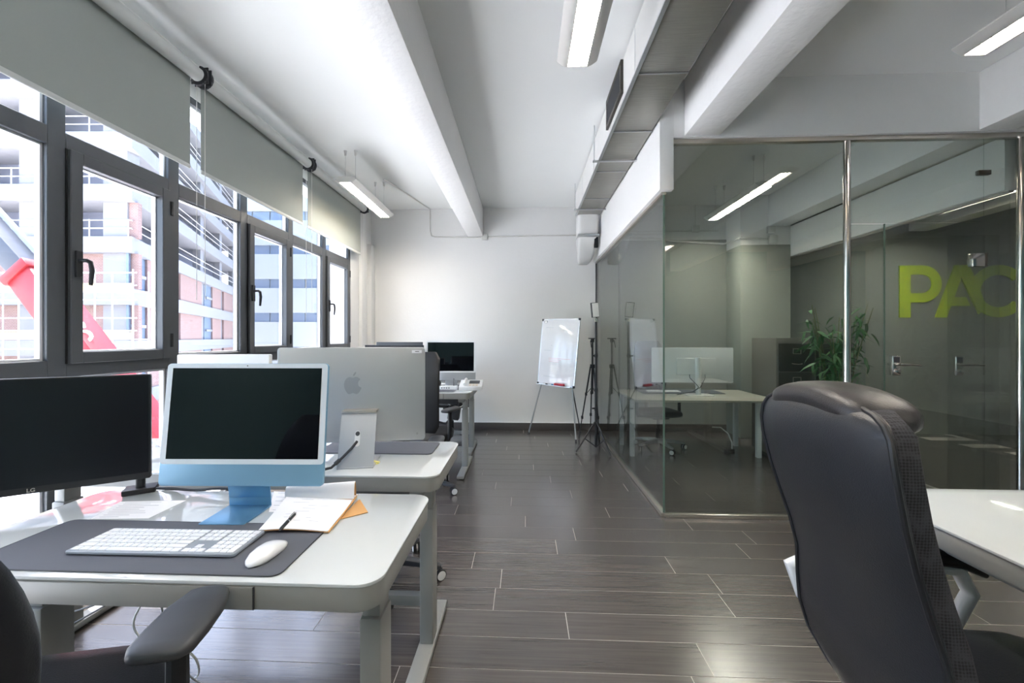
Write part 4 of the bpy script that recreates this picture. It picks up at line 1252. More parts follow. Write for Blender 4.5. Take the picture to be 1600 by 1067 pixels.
# executive chair, right
def exec_chair():
    r = thing('executive_chair', 'large black leather executive chair seen from behind at the right', 'chair', (1.075, 1.01, 0), math.radians(-93))
    # spine: z, y of rear surface, half width
    spine = [(0.42, -0.20, 0.15), (0.46, -0.225, 0.20), (0.54, -0.262, 0.236), (0.62, -0.282, 0.244), (0.70, -0.290, 0.240), (0.79, -0.300, 0.226), (0.87, -0.322, 0.220), (0.95, -0.347, 0.224),
             (1.03, -0.370, 0.231), (1.11, -0.388, 0.236), (1.165, -0.395, 0.234), (1.20, -0.394, 0.226), (1.225, -0.390, 0.206), (1.24, -0.384, 0.175), (1.248, -0.376, 0.13)]
    th = 0.078
    rings = []
    for i, (z, y, w) in enumerate(spine):
        a, b = spine[max(i - 1, 0)], spine[min(i + 1, len(spine) - 1)]
        tan = Vector((0, b[1] - a[1], b[0] - a[0])).normalized()
        nrm = Vector((0, tan.z, -tan.y))
        if i > 10: nrm = Vector((0, 1, 0.15)).normalized()
        k = 1.0 if 1 < i < len(spine) - 3 else (0.85 if 0 < i < len(spine) - 1 else 0.6)
        c = Vector((0, y, z)) + nrm * (th * k / 2 + 0.012)
        rings.append(sellipse(c, (1, 0, 0), nrm, w - 0.004, th * k / 2, 28, 0.38))
    MB().loft(rings).build('back_cushion', m_mesh, r, smooth=60)
    # rear leather panel
    rings = []; edgeL = []; edgeR = []
    for i, (z, y, w) in enumerate(spine):
        a, b = spine[max(i - 1, 0)], spine[min(i + 1, len(spine) - 1)]
        tan = Vector((0, b[1] - a[1], b[0] - a[0])).normalized()
        nrm = Vector((0, tan.z, -tan.y))
        if i > 10: nrm = Vector((0, 1, 0.15)).normalized()
        row = []
        m = 14
        for j in range(m + 1):
            u = -1 + 2 * j / m
            row.append(Vector((u * w, y, z)) + nrm * (0.022 * abs(u) ** 3))
        for j in range(m, -1, -1):
            u = -1 + 2 * j / m
            row.append(Vector((u * w * 0.985, y, z)) + nrm * (0.022 * abs(u) ** 3 + 0.012))
        rings.append(row)
        edgeR.append(Vector((w, y, z)) + nrm * 0.021); edgeL.append(Vector((-w, y, z)) + nrm * 0.021)
    MB().loft(rings).build('rear_panel', m_leather, r, smooth=60)
    pipe = edgeR + list(reversed(edgeL))
    MB().tube(pipe, 0.0058, 8).build('piping', m_black, r)
    # headrest roll: leather wrapped over the top
    rings = []
    for i in range(19):
        u = -1 + 2 * i / 18
        k = max(0.0, 1 - abs(u) ** 7)
        rings.append(sellipse((-0.022 + u * 0.186, -0.312 + 0.006 * u * u, 1.256 - 0.036 * u * u), (0, 1, 0), (0, 0, 1), 0.03 + 0.048 * k ** 0.7, 0.014 + 0.022 * k ** 0.6, 20, 0.72))
    MB().loft(rings).build('headrest_roll', m_leather_top, r, smooth=60)
    # seat
    rings = []
    for t in (-1, -0.96, -0.8, -0.4, 0.1, 0.6, 0.9, 0.98, 1):
        k = max(0.05, 1 - abs(t) ** 6)
        rings.append(sellipse((0, 0.11 + t * 0.27, 0.52), (1, 0, 0), (0, 0, 1), 0.25 * (0.9 + 0.1 * k), 0.062 * k ** 0.5, 24, 0.5))
    MB().loft(rings).build('seat', m_leather, r, smooth=60)
    for s in (-1, 1):
        xx = s * 0.30
        a = MB().tube([(s * 0.20, 0.16, 0.47), (s * 0.28, 0.17, 0.475), (xx, 0.20, 0.52), (xx, 0.255, 0.63), (xx, 0.22, 0.70), (xx, 0.0, 0.72), (xx, -0.18, 0.725), (xx, -0.255, 0.69), (xx, -0.22, 0.60), (xx, -0.1, 0.50), (s * 0.27, -0.02, 0.475), (s * 0.2, 0, 0.47)], 0.021, 12)
        arm = a.build('arm', m_whitepl, r, smooth=60)
        rings = []
        for t, w, hh in ((-1, .4, .4), (-.94, .8, .8), (-.6, 1, 1), (0, 1, 1), (.6, 1, 1), (.94, .8, .8), (1, .4, .4)):
            rings.append(sellipse((xx, 0.10 + t * 0.19, 0.745 - 0.05 * max(t, 0) ** 3), (1, 0, 0), (0, 0, 1), 0.036 * w, 0.024 * hh, 16, 0.7))
        MB().loft(rings).build('arm_pad', m_black, arm, smooth=60)
    MB().bx(-0.12, 0.12, -0.1, 0.14, 0.40, 0.445).build('mechanism', m_dgrey, r, bevel=0.01)
    MB().tube([(0, 0.02, 0.1), (0, 0.02, 0.25), (0, 0.02, 0.2501), (0, 0.02, 0.41)], [0.03, 0.03, 0.02, 0.02], 16).build('gas_column', m_chrome, r)
    star_base(r, 0.32, m_dgrey, rot=0.4)
exec_chair()

# ------------------------------------------------------------------ flip chart easel
def easel():
    BL, BR = at_y(840.5, 598, 5.98), at_y(896, 605, 5.60)
    TL, TR = at_y(848.5, 500, 6.10), at_y(905.5, 498.5, 5.72)
    r = thing('flipchart_easel', 'white flipchart easel with a tray of pens by the back wall', 'easel', (0.4, 5.8, 0))
    O = Vector((0.4, 5.8, 0))
    c4 = [p - O for p in (BL, BR, TR, TL)]
    nrm = (c4[1] - c4[0]).cross(c4[3] - c4[0]).normalized()     # faces the room
    ux = (c4[1] - c4[0]).normalized()
    uy = (c4[3] - c4[0]).normalized()
    back = -nrm * 0.018
    MB().add(c4 + [p + back for p in c4], [(0, 1, 2, 3), (7, 6, 5, 4), (0, 4, 5, 1), (1, 5, 6, 2), (2, 6, 7, 3), (3, 7, 4, 0)]).build('board', m_board, r, bevel=0.003)
    for i in range(4):
        a, b = c4[i] + back * 0.4, c4[(i + 1) % 4] + back * 0.4
        MB().bar(a, b, 0.022, 0.014, nrm).build('frame_rail', m_alu, r, smooth=0)
    for p in c4:
        q = p + back * 0.3
        MB().bx(q.x - 0.016, q.x + 0.016, q.y - 0.014, q.y + 0.014, q.z - 0.016, q.z + 0.016).build('corner_cap', m_dgrey, r, bevel=0.003)
    w = (c4[1] - c4[0]).length
    tray = [c4[0] + ux * 0.02 - uy * 0.012, c4[1] - ux * 0.02 - uy * 0.012]
    MB().bar(tray[0] + nrm * 0.03, tray[1] + nrm * 0.03, 0.06, 0.008, uy).build('tray', m_alu, r, smooth=0)
    f1, f2 = at_z(826, 677, 0) - O, at_z(900, 690, 0) - O
    f3 = Vector((0.84, 6.16, 0)) - O
    for a, b in ((c4[0] + ux * 0.05 + back, f1), (c4[1] - ux * 0.03 + back, f2)):
        MB().tube([a, b + V(0, 0, 0.004)], 0.0105, 10).build('leg', m_alu, r)
        MB().tube([b + V(0, 0, 0.03), b + V(0, 0, 0.0)], 0.013, 10).build('rubber_foot', m_dgrey, r)
    a = c4[1] - ux * 0.04 + back * 1.6
    MB().tube([a, f3 + V(0, 0, 0.004)], 0.009, 10).build('leg', m_dgrey, r)
    # writing on the board
    def on(u, v): return c4[0] + (c4[1] - c4[0]) * u + (c4[3] - c4[0]) * v + nrm * 0.001
    def stroke(nm, rows, mat):
        m = MB()
        for u0, u1, v in rows:
            m.bar(on(u0, v), on(u1, v), 0.004, 0.0006, nrm)
        m.build(nm, mat, r, smooth=0)
    stroke('red_writing', [(0.25, 0.86, 0.40), (0.26, 0.62, 0.375), (0.27, 0.55, 0.35)], m_redink)
    stroke('grey_writing', [(0.6, 0.82, 0.86), (0.6, 0.85, 0.835), (0.12, 0.35, 0.88), (0.1, 0.3, 0.52), (0.3, 0.33, 0.6), (0.15, 0.36, 0.12)], m_greyink)
    MB().bar(on(0.06, 0.97) + nrm * 0.006, on(0.14, 0.97) + nrm * 0.006, 0.012, 0.03, uy).build('clip', m_alu, r, bevel=0.002)
    tr = [O + t + nrm * 0.03 + uy * 0.012 for t in tray]
    def on_tray(s): return tr[0].lerp(tr[1], s)
    def marker(label, s0, s1, mat, rad, cap):
        a, b = on_tray(s0), on_tray(s1)
        q = thing('marker_pen', label, 'marker', a)
        d = b - a
        MB().tube([V(0, 0, 0), d * 0.62], rad, 10).build('barrel', mat, q)
        MB().tube([d * 0.62, d], rad * 1.08, 10).build('cap', cap, q)
    marker('black marker pen in the easel tray', 0.16, 0.30, m_whitepl, 0.008, m_black)
    marker('white marker pen with a blue cap in the easel tray', 0.34, 0.48, m_whitepl, 0.008, m_bluep)
    a, b = on_tray(0.52) + V(0, 0, 0.006), on_tray(0.80) + V(0, 0, 0.006)
    e = thing('board_eraser', 'red board eraser in the easel tray', 'eraser', a)
    MB().bar(V(0, 0, 0.006), b - a + V(0, 0, 0.006), 0.045, 0.028).build('grip', m_red, e, bevel=0.006)
    MB().bar(V(0, 0, -0.009), b - a + V(0, 0, -0.009), 0.04, 0.004).build('felt', m_dgrey, e, smooth=0)
easel()

# ------------------------------------------------------------------ light stand and camera tripod
def light_stand():
    r = thing('light_stand', 'black tripod light stand with a small white panel lamp by the glass', 'light stand', (0.89, 5.12, 0))
    MB().tube([(0, 0, 0.05), (0, 0, 0.75)], 0.017, 10).build('pole', m_black, r)
    MB().tube([(0, 0, 0.75), (0, 0, 1.62)], 0.014, 10).build('pole', m_black, r)
    for z in (0.52, 0.76, 1.18): MB().tube([(0, 0, z - 0.02), (0, 0, z + 0.02)], 0.021, 10).build('collar', m_black, r)
    for z in (0.53, 1.18): MB().tube([(0, 0, z), (-0.05, -0.02, z)], 0.009, 8).build('clamp_knob', m_black, r)
    for a in (-160, -62, 70):
        d = Vector((math.cos(math.radians(a)), math.sin(math.radians(a)), 0))
        MB().tube([d * 0.015 + V(0, 0, 0.36), d * 0.275 + V(0, 0, 0.011)], 0.011, 8).build('leg', m_black, r)
        MB().tube([d * 0.012 + V(0, 0, 0.06), d * 0.155 + V(0, 0, 0.165)], 0.007, 6).build('brace', m_black, r)
    MB().tube([(0, 0, 1.60), (0, 0, 1.645)], 0.017, 10).build('ball_head', m_chrome, r)
    T = Matrix.Translation((0.0, -0.01, 1.655)) @ Matrix.Rotation(math.radians(22), 4, 'Z') @ Matrix.Rotation(math.radians(-6), 4, 'Y')
    MB().bx(-0.05, 0.05, 0.0, 0.03, 0, 0.185, T).build('lamp_back', m_black, r, bevel=0.005)
    MB().bx(-0.044, 0.044, -0.003, 0.0, 0.006, 0.178, T).build('lamp_panel', m_led, r, smooth=0)
light_stand()
def tripod():
    r = thing('camera_tripod', 'black camera tripod standing behind the light stand', 'tripod', (0.955, 5.78, 0))
    MB().tube([(0, 0, 0.62), (0, 0, 1.36)], 0.012, 10).build('centre_column', m_black, r)
    MB().prism(rrect(-0.055, 0.055, -0.04, 0.04, 0.01), 1.385, 1.40).build('head_plate', m_black, r, bevel=0.002)
    MB().tube([(0, 0, 1.34), (0, 0, 1.39)], 0.024, 12).build('pan_head', m_black, r)
    MB().tube([(0, 0, 1.37), (-0.03, -0.02, 1.36), (-0.03, -0.1, 1.27)], 0.006, 8).build('pan_handle', m_black, r)
    MB().tube([(0, 0, 0.98), (0, 0, 1.03)], 0.034, 12).build('shoulder', m_black, r)
    for a in (200, 335, 88):
        d = Vector((math.cos(math.radians(a)), math.sin(math.radians(a)), 0))
        q = [d * 0.03 + V(0, 0, 1.0), d * 0.10 + V(0, 0, 0.62), d * 0.16 + V(0, 0, 0.30), d * 0.215 + V(0, 0, 0.008)]
        if a == 335: q = [p * 1.0 for p in q]; 
        if d.x > 0: q = [Vector((p.x * 0.45, p.y, p.z)) for p in q]
        for i in range(3):
            MB().tube([q[i], q[i + 1]], 0.011 - 0.002 * i, 8).build('leg', m_black, r)
            if i: MB().tube([q[i] + V(0, 0, 0.02), q[i] - V(0, 0, 0.02)], 0.016, 8).build('leg_lock', m_black, r)
        MB().tube([V(0, 0, 0.72), q[1]], 0.004, 6).build('brace', m_black, r)
tripod()

# ------------------------------------------------------------------ office things
def white_monitor():
    a, b = at_y(1019, 543, 5.0), at_y(1146, 598, 5.0)
    W, H = b.x - a.x, a.z - b.z
    r = thing('monitor', 'wide white monitor seen from behind in the glass office', 'monitor', ((a.x + b.x) / 2, 5.0, DOZ))
    z0 = b.z - DOZ
    f = lambda u, v, w: (u, w, v)
    MB().prism(rrect(-W / 2, W / 2, z0, z0 + H, 0.012), 0, 0.03, f).build('shell', m_whitepl, r, bevel=0.004)
    MB().bx(-W / 2 + 0.008, W / 2 - 0.008, 0.03, 0.032, z0 + 0.012, z0 + H - 0.008).build('screen', m_matte_screen, r, smooth=0)
    MB().prism(rrect(-W * 0.2, W * 0.28, z0 + H * 0.22, z0 + H * 0.7, 0.01), -0.02, 0, f).build('rear_housing', m_whitepl, r, bevel=0.004)
    sx = at_y(1091, 600, 4.95).x - (a.x + b.x) / 2
    MB().tube([(sx, -0.05, 0.01), (sx, -0.05, z0 + H * 0.72)], 0.03, 18).build('stand_column', m_whitepl, r)
    MB().prism(rrect(sx - 0.15, sx + 0.16, -0.13, 0.06, 0.01), 0, 0.01).build('stand_base', m_whitepl, r, bevel=0.002)
    MB().tube([(sx, -0.05, 0.12), (sx, -0.05, 0.14)], 0.036, 14).build('cable_ring', m_whitepl, r)
    for s in (-1, 1):
        MB().tube([(sx + s * 0.09, -0.022, z0 + 0.10), (sx + s * 0.09, -0.03, z0 + 0.06), (sx + s * 0.03, -0.075, 0.13), (sx + s * 0.01, -0.088, 0.10), (sx - 0.08, -0.1, 0.05), (sx - 0.25, -0.05, 0.005)], 0.004, 6).build('cable', m_cable, r)
white_monitor()
desk_mat('dark mat on the desk inside the glass office', 1.45, 2.45, 5.08, 5.44, DOZ)
kb = thing('keyboard', 'small white keyboard behind the white monitor in the office', 'keyboard', (1.75, 5.24, DOZ + 0.003))
MB().prism(rrect(-0.2, 0.2, -0.06, 0.06, 0.008), 0, 0.012).build('body', m_whitepl, kb, bevel=0.002)
for i in range(4): MB().bx(-0.19, 0.19, -0.05 + i * 0.026, -0.03 + i * 0.026, 0.012, 0.014).build('key_row', m_key, kb, smooth=0)
ps = thing('power_adapter', 'black power adapter with a looping white cable on the office floor', 'adapter', (2.52, 5.15, 0), 0.5)
MB().bx(-0.06, 0.06, -0.03, 0.03, 0, 0.03).build('adapter_body', m_black, ps, bevel=0.004)
MB().tube([(0.05, 0.0, 0.03), (0.08, 0.02, 0.10), (0.09, 0.08, 0.2), (0.03, 0.14, 0.27), (-0.05, 0.2, 0.27)], 0.008, 8).build('adapter_cable', m_whitepl, ps)
def cabinet(label, x0, x1, y0, y1, ztop):
    r = thing('filing_cabinet', label, 'cabinet', ((x0 + x1) / 2, (y0 + y1) / 2, 0), 0, 'dark filing cabinets in the office')
    hx, hy = (x1 - x0) / 2, (y1 - y0) / 2
    MB().bx(-hx, hx, -hy, hy, 0.04, ztop).build('carcass', m_cab_side, r, bevel=0.003)
    MB().bx(-hx + 0.02, hx - 0.02, -hy + 0.03, hy - 0.02, 0, 0.04).build('plinth', m_black, r, smooth=0)
    n = 4
    h = (ztop - 0.06 - 0.05) / n
    for i in range(n):
        z0 = 0.05 + i * h
        d = MB().bx(-hx + 0.02, hx - 0.02, -hy - 0.016, -hy, z0 + 0.004, z0 + h - 0.004).build('drawer', m_cab_front, r, bevel=0.002)
        fz = z0 + h * 0.72
        fm = MB()
        for q in ((-0.045, 0.045, 0.025, 0.031), (-0.045, 0.045, -0.031, -0.025), (-0.045, -0.039, -0.025, 0.025), (0.039, 0.045, -0.025, 0.025)):
            fm.bx(q[0], q[1], -hy - 0.021, -hy - 0.016, fz + q[2], fz + q[3])
        fm.build('label_holder', m_satin, d, smooth=0)
        hz = z0 + h * 0.28
        MB().tube([(-0.055, -hy - 0.016, hz + 0.004), (-0.045, -hy - 0.035, hz), (0, -hy - 0.04, hz - 0.004), (0.045, -hy - 0.035, hz), (0.055, -hy - 0.016, hz + 0.004)], 0.004, 8).build('handle', m_satin, d)
cabinet('dark filing cabinet standing clear, left of the bamboo plant', 2.86, 3.295, 4.78, 5.28, 1.40)
cabinet('dark filing cabinet half hidden behind the bamboo plant', 3.33, 3.70, 4.78, 5.28, 1.40)
def plant():
    r = thing('potted_bamboo', 'leafy green bamboo plant in a pot in front of the filing cabinets', 'plant', (3.25, 4.42, 0))
    MB().lathe([(0.11, 0), (0.15, 0.28), (0.16, 0.30), (0.145, 0.30), (0.14, 0.27), (0.0, 0.27)], n=20).build('pot', m_pot, r)
    lm = MB()
    prof = [(0, 0.001), (0.12, 0.35), (0.35, 0.5), (0.7, 0.32), (1.0, 0.0)]
    vs = []; fs = []
    for t, w in prof:
        zz = -0.35 * t * t
        vs += [(-w * 0.2, t, zz + 0.03 * w), (0, t, zz), (w * 0.2, t, zz + 0.03 * w)]
    for i in range(len(prof) - 1):
        a = i * 3
        fs += [(a, a + 1, a + 4, a + 3), (a + 1, a + 2, a + 5, a + 4)]
    leaf = lm.add(vs, fs).mesh('leaf', m_leaf, 0, 60)
    rnd = random.Random(11)
    tips = []
    for i in range(14):
        a = rnd.uniform(0, 2 * PI); R = rnd.uniform(0.10, 0.36)
        top = V(R * math.cos(a) * 1.0, R * math.sin(a) * 0.45 - 0.02, rnd.uniform(1.35, 1.78))
        b = V(0.07 * math.cos(a), 0.07 * math.sin(a), 0.26)
        mid = b.lerp(top, 0.5) + V(-0.04 * math.cos(a), 0, 0.1)
        pts = [b, b.lerp(mid, .5) * 0.5 + mid * 0.25 + b * 0.25, mid, mid.lerp(top, 0.5) + V(0, 0, 0.03), top]
        MB().tube(pts, [0.008, 0.007, 0.006, 0.005, 0.003], 6).build('stem', m_stem, r)
        tips.append(pts)
    for k in range(290):
        pts = rnd.choice(tips)
        t = rnd.uniform(0.35, 1.0)
        p = pts[2].lerp(pts[4], (t - 0.3) / 0.7) if t > 0.3 else pts[2]
        o = link('leaf', leaf, r)
        s = rnd.uniform(0.10, 0.19)
        p = Vector((min(p.x, 0.24), p.y, p.z))
        o.location = p + V(rnd.uniform(-.08, .08), rnd.uniform(-.05, .03), rnd.uniform(-.2, .05))
        o.scale = (s, s, s)
        o.rotation_euler = (rnd.uniform(-1.2, 0.4), rnd.uniform(-.5, .5), rnd.uniform(0, 2 * PI))
plant()

# ------------------------------------------------------------------ cables under the front desk
def cable(label, pts, r=0.0035, mat=None):
    # smooth the path
    P = [Vector(p) for p in pts]
    out = []
    for i in range(len(P) - 1):
        p0, p1, p2, p3 = P[max(i - 1, 0)], P[i], P[i + 1], P[min(i + 2, len(P) - 1)]
        for k in range(6):
            t = k / 6
            out.append(0.5 * ((2 * p1) + (p2 - p0) * t + (2 * p0 - 5 * p1 + 4 * p2 - p3) * t * t + (-p0 + 3 * p1 - 3 * p2 + p3) * t ** 3))
    out.append(P[-1])
    return tag(MB().tube(out, r, 6).build('cable', mat or m_cable), label, 'cable', None)
cable('black cable sagging under the front desk', [(-1.56, 1.34, 0.455), (-1.46, 1.34, 0.49), (-1.38, 1.34, 0.527), (-1.30, 1.34, 0.512), (-1.25, 1.34, 0.53), (-1.22, 1.34, 0.62), (-1.20, 1.34, 0.795)])
cable('thin black cable crossing behind the left leg of the front desk', [(-1.55, 1.32, 0.42), (-1.45, 1.33, 0.475), (-1.36, 1.33, 0.535), (-1.30, 1.34, 0.62), (-1.28, 1.34, 0.795)], 0.003)
cable('white cable hanging in a curve under the front desk', [(-1.26, 1.36, 0.795), (-1.31, 1.37, 0.53), (-1.36, 1.37, 0.41), (-1.33, 1.38, 0.33), (-1.2, 1.42, 0.12), (-1.05, 1.45, 0.006)], 0.0035, m_cable_w)
cable('grey cable hanging straight down under the front desk', [(-1.24, 1.35, 0.795), (-1.255, 1.36, 0.55), (-1.24, 1.37, 0.39), (-1.18, 1.40, 0.2), (-1.0, 1.5, 0.006)], 0.0035, m_alu)
cable('white cable looping on the floor beside the left desk leg', [(-1.55, 1.5, 0.006), (-1.35, 1.45, 0.2), (-1.27, 1.42, 0.30), (-1.20, 1.45, 0.22), (-1.35, 1.6, 0.02), (-1.7, 1.7, 0.006)], 0.004, m_cable_w)
cable('bundle of black leads lying along the back edge of the front desk', [(-1.36, 1.39, ZD + 0.006), (-1.25, 1.385, ZD + 0.012), (-1.15, 1.39, ZD + 0.006), (-1.05, 1.388, ZD + 0.014), (-0.9, 1.39, ZD + 0.006)], 0.005)
cs = thing('cable_tray', 'dark bundle of cables and adapters slung under the far desk', 'cable tray', (-0.92, 4.36, 0))
MB().bx(-0.25, 0.22, -0.05, 0.05, 0.70, 0.76).build('tray', m_dgrey, cs, bevel=0.006)
MB().bx(-0.12, -0.02, -0.06, 0.05, 0.46, 0.69).build('adapter', m_black, cs, bevel=0.008)
MB().bx(0.02, 0.14, -0.05, 0.05, 0.55, 0.69, Matrix.Rotation(0.15, 4, 'Y')).build('adapter', m_dgrey, cs, bevel=0.008)
MB().tube([(0.0, 0, 0.5), (0.08, 0.0, 0.48), (0.18, 0, 0.6), (0.24, 0, 0.72)], 0.012, 8).build('lead', m_black, cs)
MB().tube([(0.1, 0, 0.7), (0.2, 0, 0.64), (0.27, 0, 0.68), (0.28, 0, 0.76)], 0.006, 8).build('lead', m_cable_w, cs)

# ------------------------------------------------------------------ outside
GZ = -4.5
structure('ground', MB().bx(-140, -3.2, -60, 160, GZ - 0.3, GZ), m_ground, smooth=0)
def LD(l, d, z=0.0): return Vector((cY * l - sY * d, sY * l + cY * d, z))
def construction():
    dC = 25.0
    C = (-22.85, dC)
    ang = -0.419
    E = (C[0] + ang * 30, dC + 30)
    A = (-62.0, dC); Bk = (-62.0, dC + 30)
    r = thing('construction_building', 'half built concrete and brick building opposite the windows', 'building', LD(C[0], C[1], GZ))
    O = LD(C[0], C[1], GZ)
    poly = [A, C, E, Bk]
    def P(l, d, z): return LD(l, d, z) - O
    fl = [(17.2 + 3.2, 16.2 + 3.2), (17.2, 16.2), (14.0, 13.0), (10.8, 9.8), (7.6, 6.63), (4.45, 3.43), (1.25, 0.3), (-1.95, -2.9), (-5.1, -5.95)]
    fnp = lambda u, v, w: P(u, v, w)
    for zt, zb in fl:
        MB().prism(poly, zb, zt, fnp).build('floor_slab', m_concrete, r, smooth=0)
    core = [(-62, dC + 2.4), (C[0] - 3.4, dC + 2.4), (E[0] - 2.6, E[1] - 0.2), (-62, dC + 29.8)]
    MB().prism(core, GZ + 0.05, 20, fnp).build('core', m_concrete_d, r, smooth=0)
    levels = [(fl[i + 1][0], fl[i][1]) for i in range(len(fl) - 1)]
    # columns
    frontL = [-24.2 - 5.2 * k for k in range(7)]
    rightT = [1.2 + 6.5 * k for k in range(5)]
    for z0, z1 in levels:
        for k, l in enumerate(frontL):
            MB().bx(-0.8, 0.8, 0, 0, 0, 0) if False else None
            m = MB().prism([(l - 0.75, dC + 0.35), (l + 0.75, dC + 0.35), (l + 0.75, dC + 1.2), (l - 0.75, dC + 1.2)], z0, z1, fnp)
            m.build('column', m_concrete, r, smooth=0)
        for t in rightT:
            l, d = C[0] + ang * t, dC + t
            MB().prism([(l - 1.0, d - 0.3), (l - 0.25, d - 0.3), (l - 0.25 + ang * 0.9, d + 0.6), (l - 1.0 + ang * 0.9, d + 0.6)], z0, z1, fnp).build('column', m_concrete, r, smooth=0)
    # brick infill
    for li, (z0, z1) in enumerate(levels):
        if z1 > 7.0 and not (9 > z0 > 7): continue
        for k in range(len(frontL)):
            lr = frontL[k] + 0.0 - 0.75
            ll = lr - 3.7
            if z0 > 7:
                if k != 2: continue
            full = (k != 2)
            if full:
                MB().prism([(ll, dC + 0.5), (lr, dC + 0.5), (lr, dC + 0.8), (ll, dC + 0.8)], z0, z1, fnp).build('brick_wall', m_brick, r, smooth=0)
            else:
                mid = ll + 1.9
                MB().prism([(mid, dC + 0.5), (lr, dC + 0.5), (lr, dC + 0.8), (mid, dC + 0.8)], z0, z1, fnp).build('brick_wall', m_brick, r, smooth=0)
                MB().prism([(ll, dC + 0.55), (mid, dC + 0.55), (mid, dC + 0.7), (ll, dC + 0.7)], z0, z1, fnp).build('window_opening', m_ext_glass, r, smooth=0)
        MB().prism([(-23.45, dC + 0.45), (C[0] - 0.02, dC + 0.45), (C[0] - 0.1, dC + 0.8), (-23.45, dC + 0.8)], z0, z1, fnp).build('brick_wall', m_brick, r, smooth=0)
        if z0 > 7: continue
        for k, t in enumerate(rightT):
            def R(t, off): return (C[0] + ang * t - off, dC + t)
            t0, t1 = t - 1.0 if k == 0 else t + 0.6, t + 5.9
            if k in (0, 2):
                MB().prism([R(t0 + 2.2, .15), R(t0 + 2.2, .5), R(t1, .5), R(t1, .15)], z0, z1, fnp).build('brick_wall', m_brick, r, smooth=0)
                MB().prism([R(t0, .3), R(t0, .45), R(t0 + 2.2, .45), R(t0 + 2.2, .3)], z0, z1, fnp).build('window_opening', m_ext_glass, r, smooth=0)
                MB().prism([R(t0 + 0.2, .12), R(t0 + 0.2, .3), R(t0 + 2.0, .3), R(t0 + 2.0, .12)], z0 + 0.8, z0 + 1.0, fnp).build('window_bar', m_concrete, r, smooth=0)
            else:
                MB().prism([R(t0, .15), R(t0, .5), R(t1, .5), R(t1, .15)], z0, z1, fnp).build('brick_wall', m_brick, r, smooth=0)
    # site rails on the open floors
    for z0, z1 in levels[:4]:
        for h in (0.55, 1.05):
            MB().tube([P(-60, dC + 0.2, z0 + h), P(C[0] - 0.2, dC + 0.2, z0 + h)], 0.035, 5).build('guard_rail', m_scaf, r)
            MB().tube([P(C[0] - 0.3, dC + 0.3, z0 + h), P(E[0], E[1], z0 + h)], 0.035, 5).build('guard_rail', m_scaf, r)
        for l in range(13):
            MB().tube([P(C[0] - 0.4 - l * 2.4, dC + 0.2, z0), P(C[0] - 0.4 - l * 2.4, dC + 0.2, z0 + 1.1)], 0.04, 5).build('guard_post', m_scaf, r)
construction()
def scaffold():
    d = 22.6
    r = thing('scaffolding', 'white tube scaffolding with yellow boards before the brick building', 'scaffolding', LD(-30, d, GZ))
    O = LD(-30, d, GZ)
    def P(l, dd, z): return LD(l, dd, z) - O
    for dd in (d, d + 1.0):
        for k in range(14):
            l = -20.6 - 2.1 * k
            MB().tube([P(l, dd, GZ), P(l, dd, 5.2)], 0.04, 6).build('standard_tube', m_scaf, r)
    for z in (-3.6, -1.3, -0.3, 0.8, 1.8, 2.5, 3.5, 4.3, 5.0):
        MB().tube([P(-48, d, z), P(-20.4, d, z)], 0.035, 6).build('ledger_tube', m_scaf, r)
    for z in (-4.0, -1.4, 1.3, 4.0):
        for k in range(7):
            l = -20.6 - 4.2 * k
            MB().prism([(l, d + 0.05), (l - 4.15, d + 0.05), (l - 4.15, d + 0.95), (l, d + 0.95)], z, z + 0.06, P).build('deck_board', m_scaf, r, smooth=0)
            MB().prism([(l, d - 0.03), (l - 4.15, d - 0.03), (l - 4.15, d + 0.0), (l, d + 0.0)], z + 0.05, z + 0.42, P).build('toe_board', m_scaf_y, r, smooth=0)
scaffold()
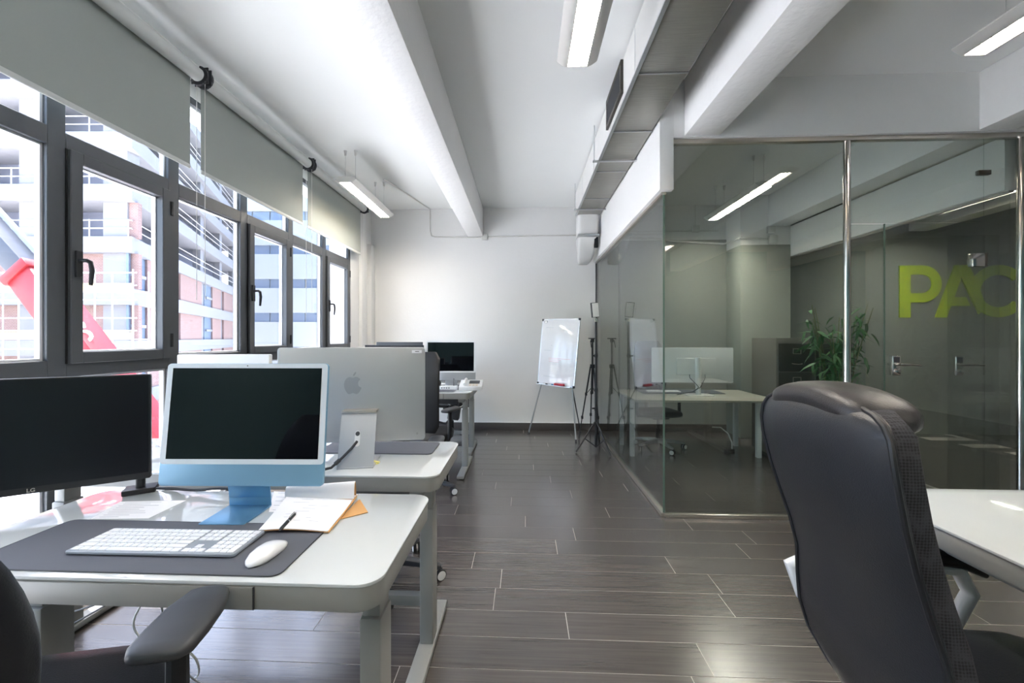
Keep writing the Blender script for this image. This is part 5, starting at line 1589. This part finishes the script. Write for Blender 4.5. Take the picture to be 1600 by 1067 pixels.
def crane():
    d = 13.0
    def pt(x, y, dd=d): return at_depth(x, y, dd)
    a, b, c, e = pt(-330, 10, 14.5), pt(48, 428), pt(150, 560, 12.6), pt(330, 800, 12.0)
    r = thing('mobile_crane', 'red and grey crane boom slanting past the windows outside', 'crane', (e.x, e.y, GZ))
    O = Vector((e.x, e.y, GZ))
    view = Vector((-0.75, -0.66, 0)) * -1
    def rel(p): return p - O
    up = (LD(0, 1) - LD(0, 0))
    MB().bar(rel(a), rel(b), 0.62, 0.62, -up).build('boom_inner', m_crane_grey, r, bevel=0.05)
    MB().bar(rel(a) + V(0.16, 0.3, 0.42), rel(b) + V(0.16, 0.3, 0.42), 0.12, 0.12, -up).build('boom_rib', m_ext_white, r, smooth=0)
    MB().bar(rel(b), rel(e), 0.86, 0.86, -up).build('boom_outer', m_crane_red, r, bevel=0.06)
    dirb = (e - b).normalized()
    MB().bar(rel(b) - dirb * 0.12, rel(b) + dirb * 0.2, 0.98, 0.98, -up).build('boom_collar', m_crane_red, r, bevel=0.04)
    ft = rel(e)
    MB().bx(ft.x - 1.3, ft.x + 1.3, ft.y - 1.6, ft.y + 1.6, ft.z - 0.9, ft.z + 0.4).build('turret', m_crane_red, r, bevel=0.1)
    MB().bx(ft.x - 1.5, ft.x + 1.5, ft.y - 4, ft.y + 4, 0.9, ft.z - 0.9).build('carrier', m_crane_grey, r, bevel=0.1)
    for sx in (-1.35, 1.35):
        for sy in (-3.2, -1.8, 1.6, 3.0):
            MB().lathe([(0.3, -0.2), (0.55, -0.18), (0.55, 0.18), (0.3, 0.2)], (0, 0, 0), 20, Matrix.Translation((ft.x + sx, ft.y + sy, 0.55)) @ Matrix.Rotation(PI / 2, 4, 'Y')).build('wheel', m_rubber, r)
    tm = text_mesh('CO', 0.62, 0.02, m_paper, 'lettering', 0.015)
    t = link('lettering', tm, r)
    # letters run along the boom on the face turned to the windows
    xdir = dirb
    n = (Vector((0, 0, CAMH)) - pt(133, 532, 12.75)); n = (n - xdir * n.dot(xdir)).normalized()
    ydir = n.cross(xdir).normalized()
    R = Matrix((xdir, ydir, n)).transposed().to_4x4()
    p0 = pt(130, 530, 12.72)
    t.matrix_local = Matrix.Translation(rel(p0) + n * 0.46) @ R
crane()
def white_block():
    d = 60.0
    l0, l1 = -40.0, -14.0
    r = thing('office_block', 'white office block with dark ribbon windows beyond the brick building', 'building', LD((l0 + l1) / 2, d, GZ))
    O = LD((l0 + l1) / 2, d, GZ)
    def P(l, dd, z): return LD(l, dd, z) - O
    fh = 53 * d / 640
    MB().prism([(l0, d + 0.6), (l1, d + 0.6), (l1, d + 14), (l0, d + 14)], GZ, 26, P).build('walls', m_ext_white, r, smooth=0)
    z = CAMH + (528 - 503) * d / 640
    zs = []
    for k in range(-1, 5):
        zb = z + k * fh
        zs.append(zb)
        MB().prism([(l0, d), (l1, d), (l1, d + 0.6), (l0, d + 0.6)], zb + 1.35, zb + fh, P).build('spandrel', m_ext_white, r, smooth=0)
        n = 10
        for q in range(n):
            a = l0 + (l1 - l0) * q / n; b = l0 + (l1 - l0) * (q + 1) / n
            MB().prism([(a + 0.1, d + 0.35), (b - 0.1, d + 0.35), (b - 0.1, d + 0.5), (a + 0.1, d + 0.5)], zb, zb + 1.35, P).build('window', m_ext_glass, r, smooth=0)
    MB().prism([(l0, d), (l1, d), (l1, d + 0.6), (l0, d + 0.6)], GZ, zs[0], P).build('base_wall', m_ext_white, r, smooth=0)
white_block()
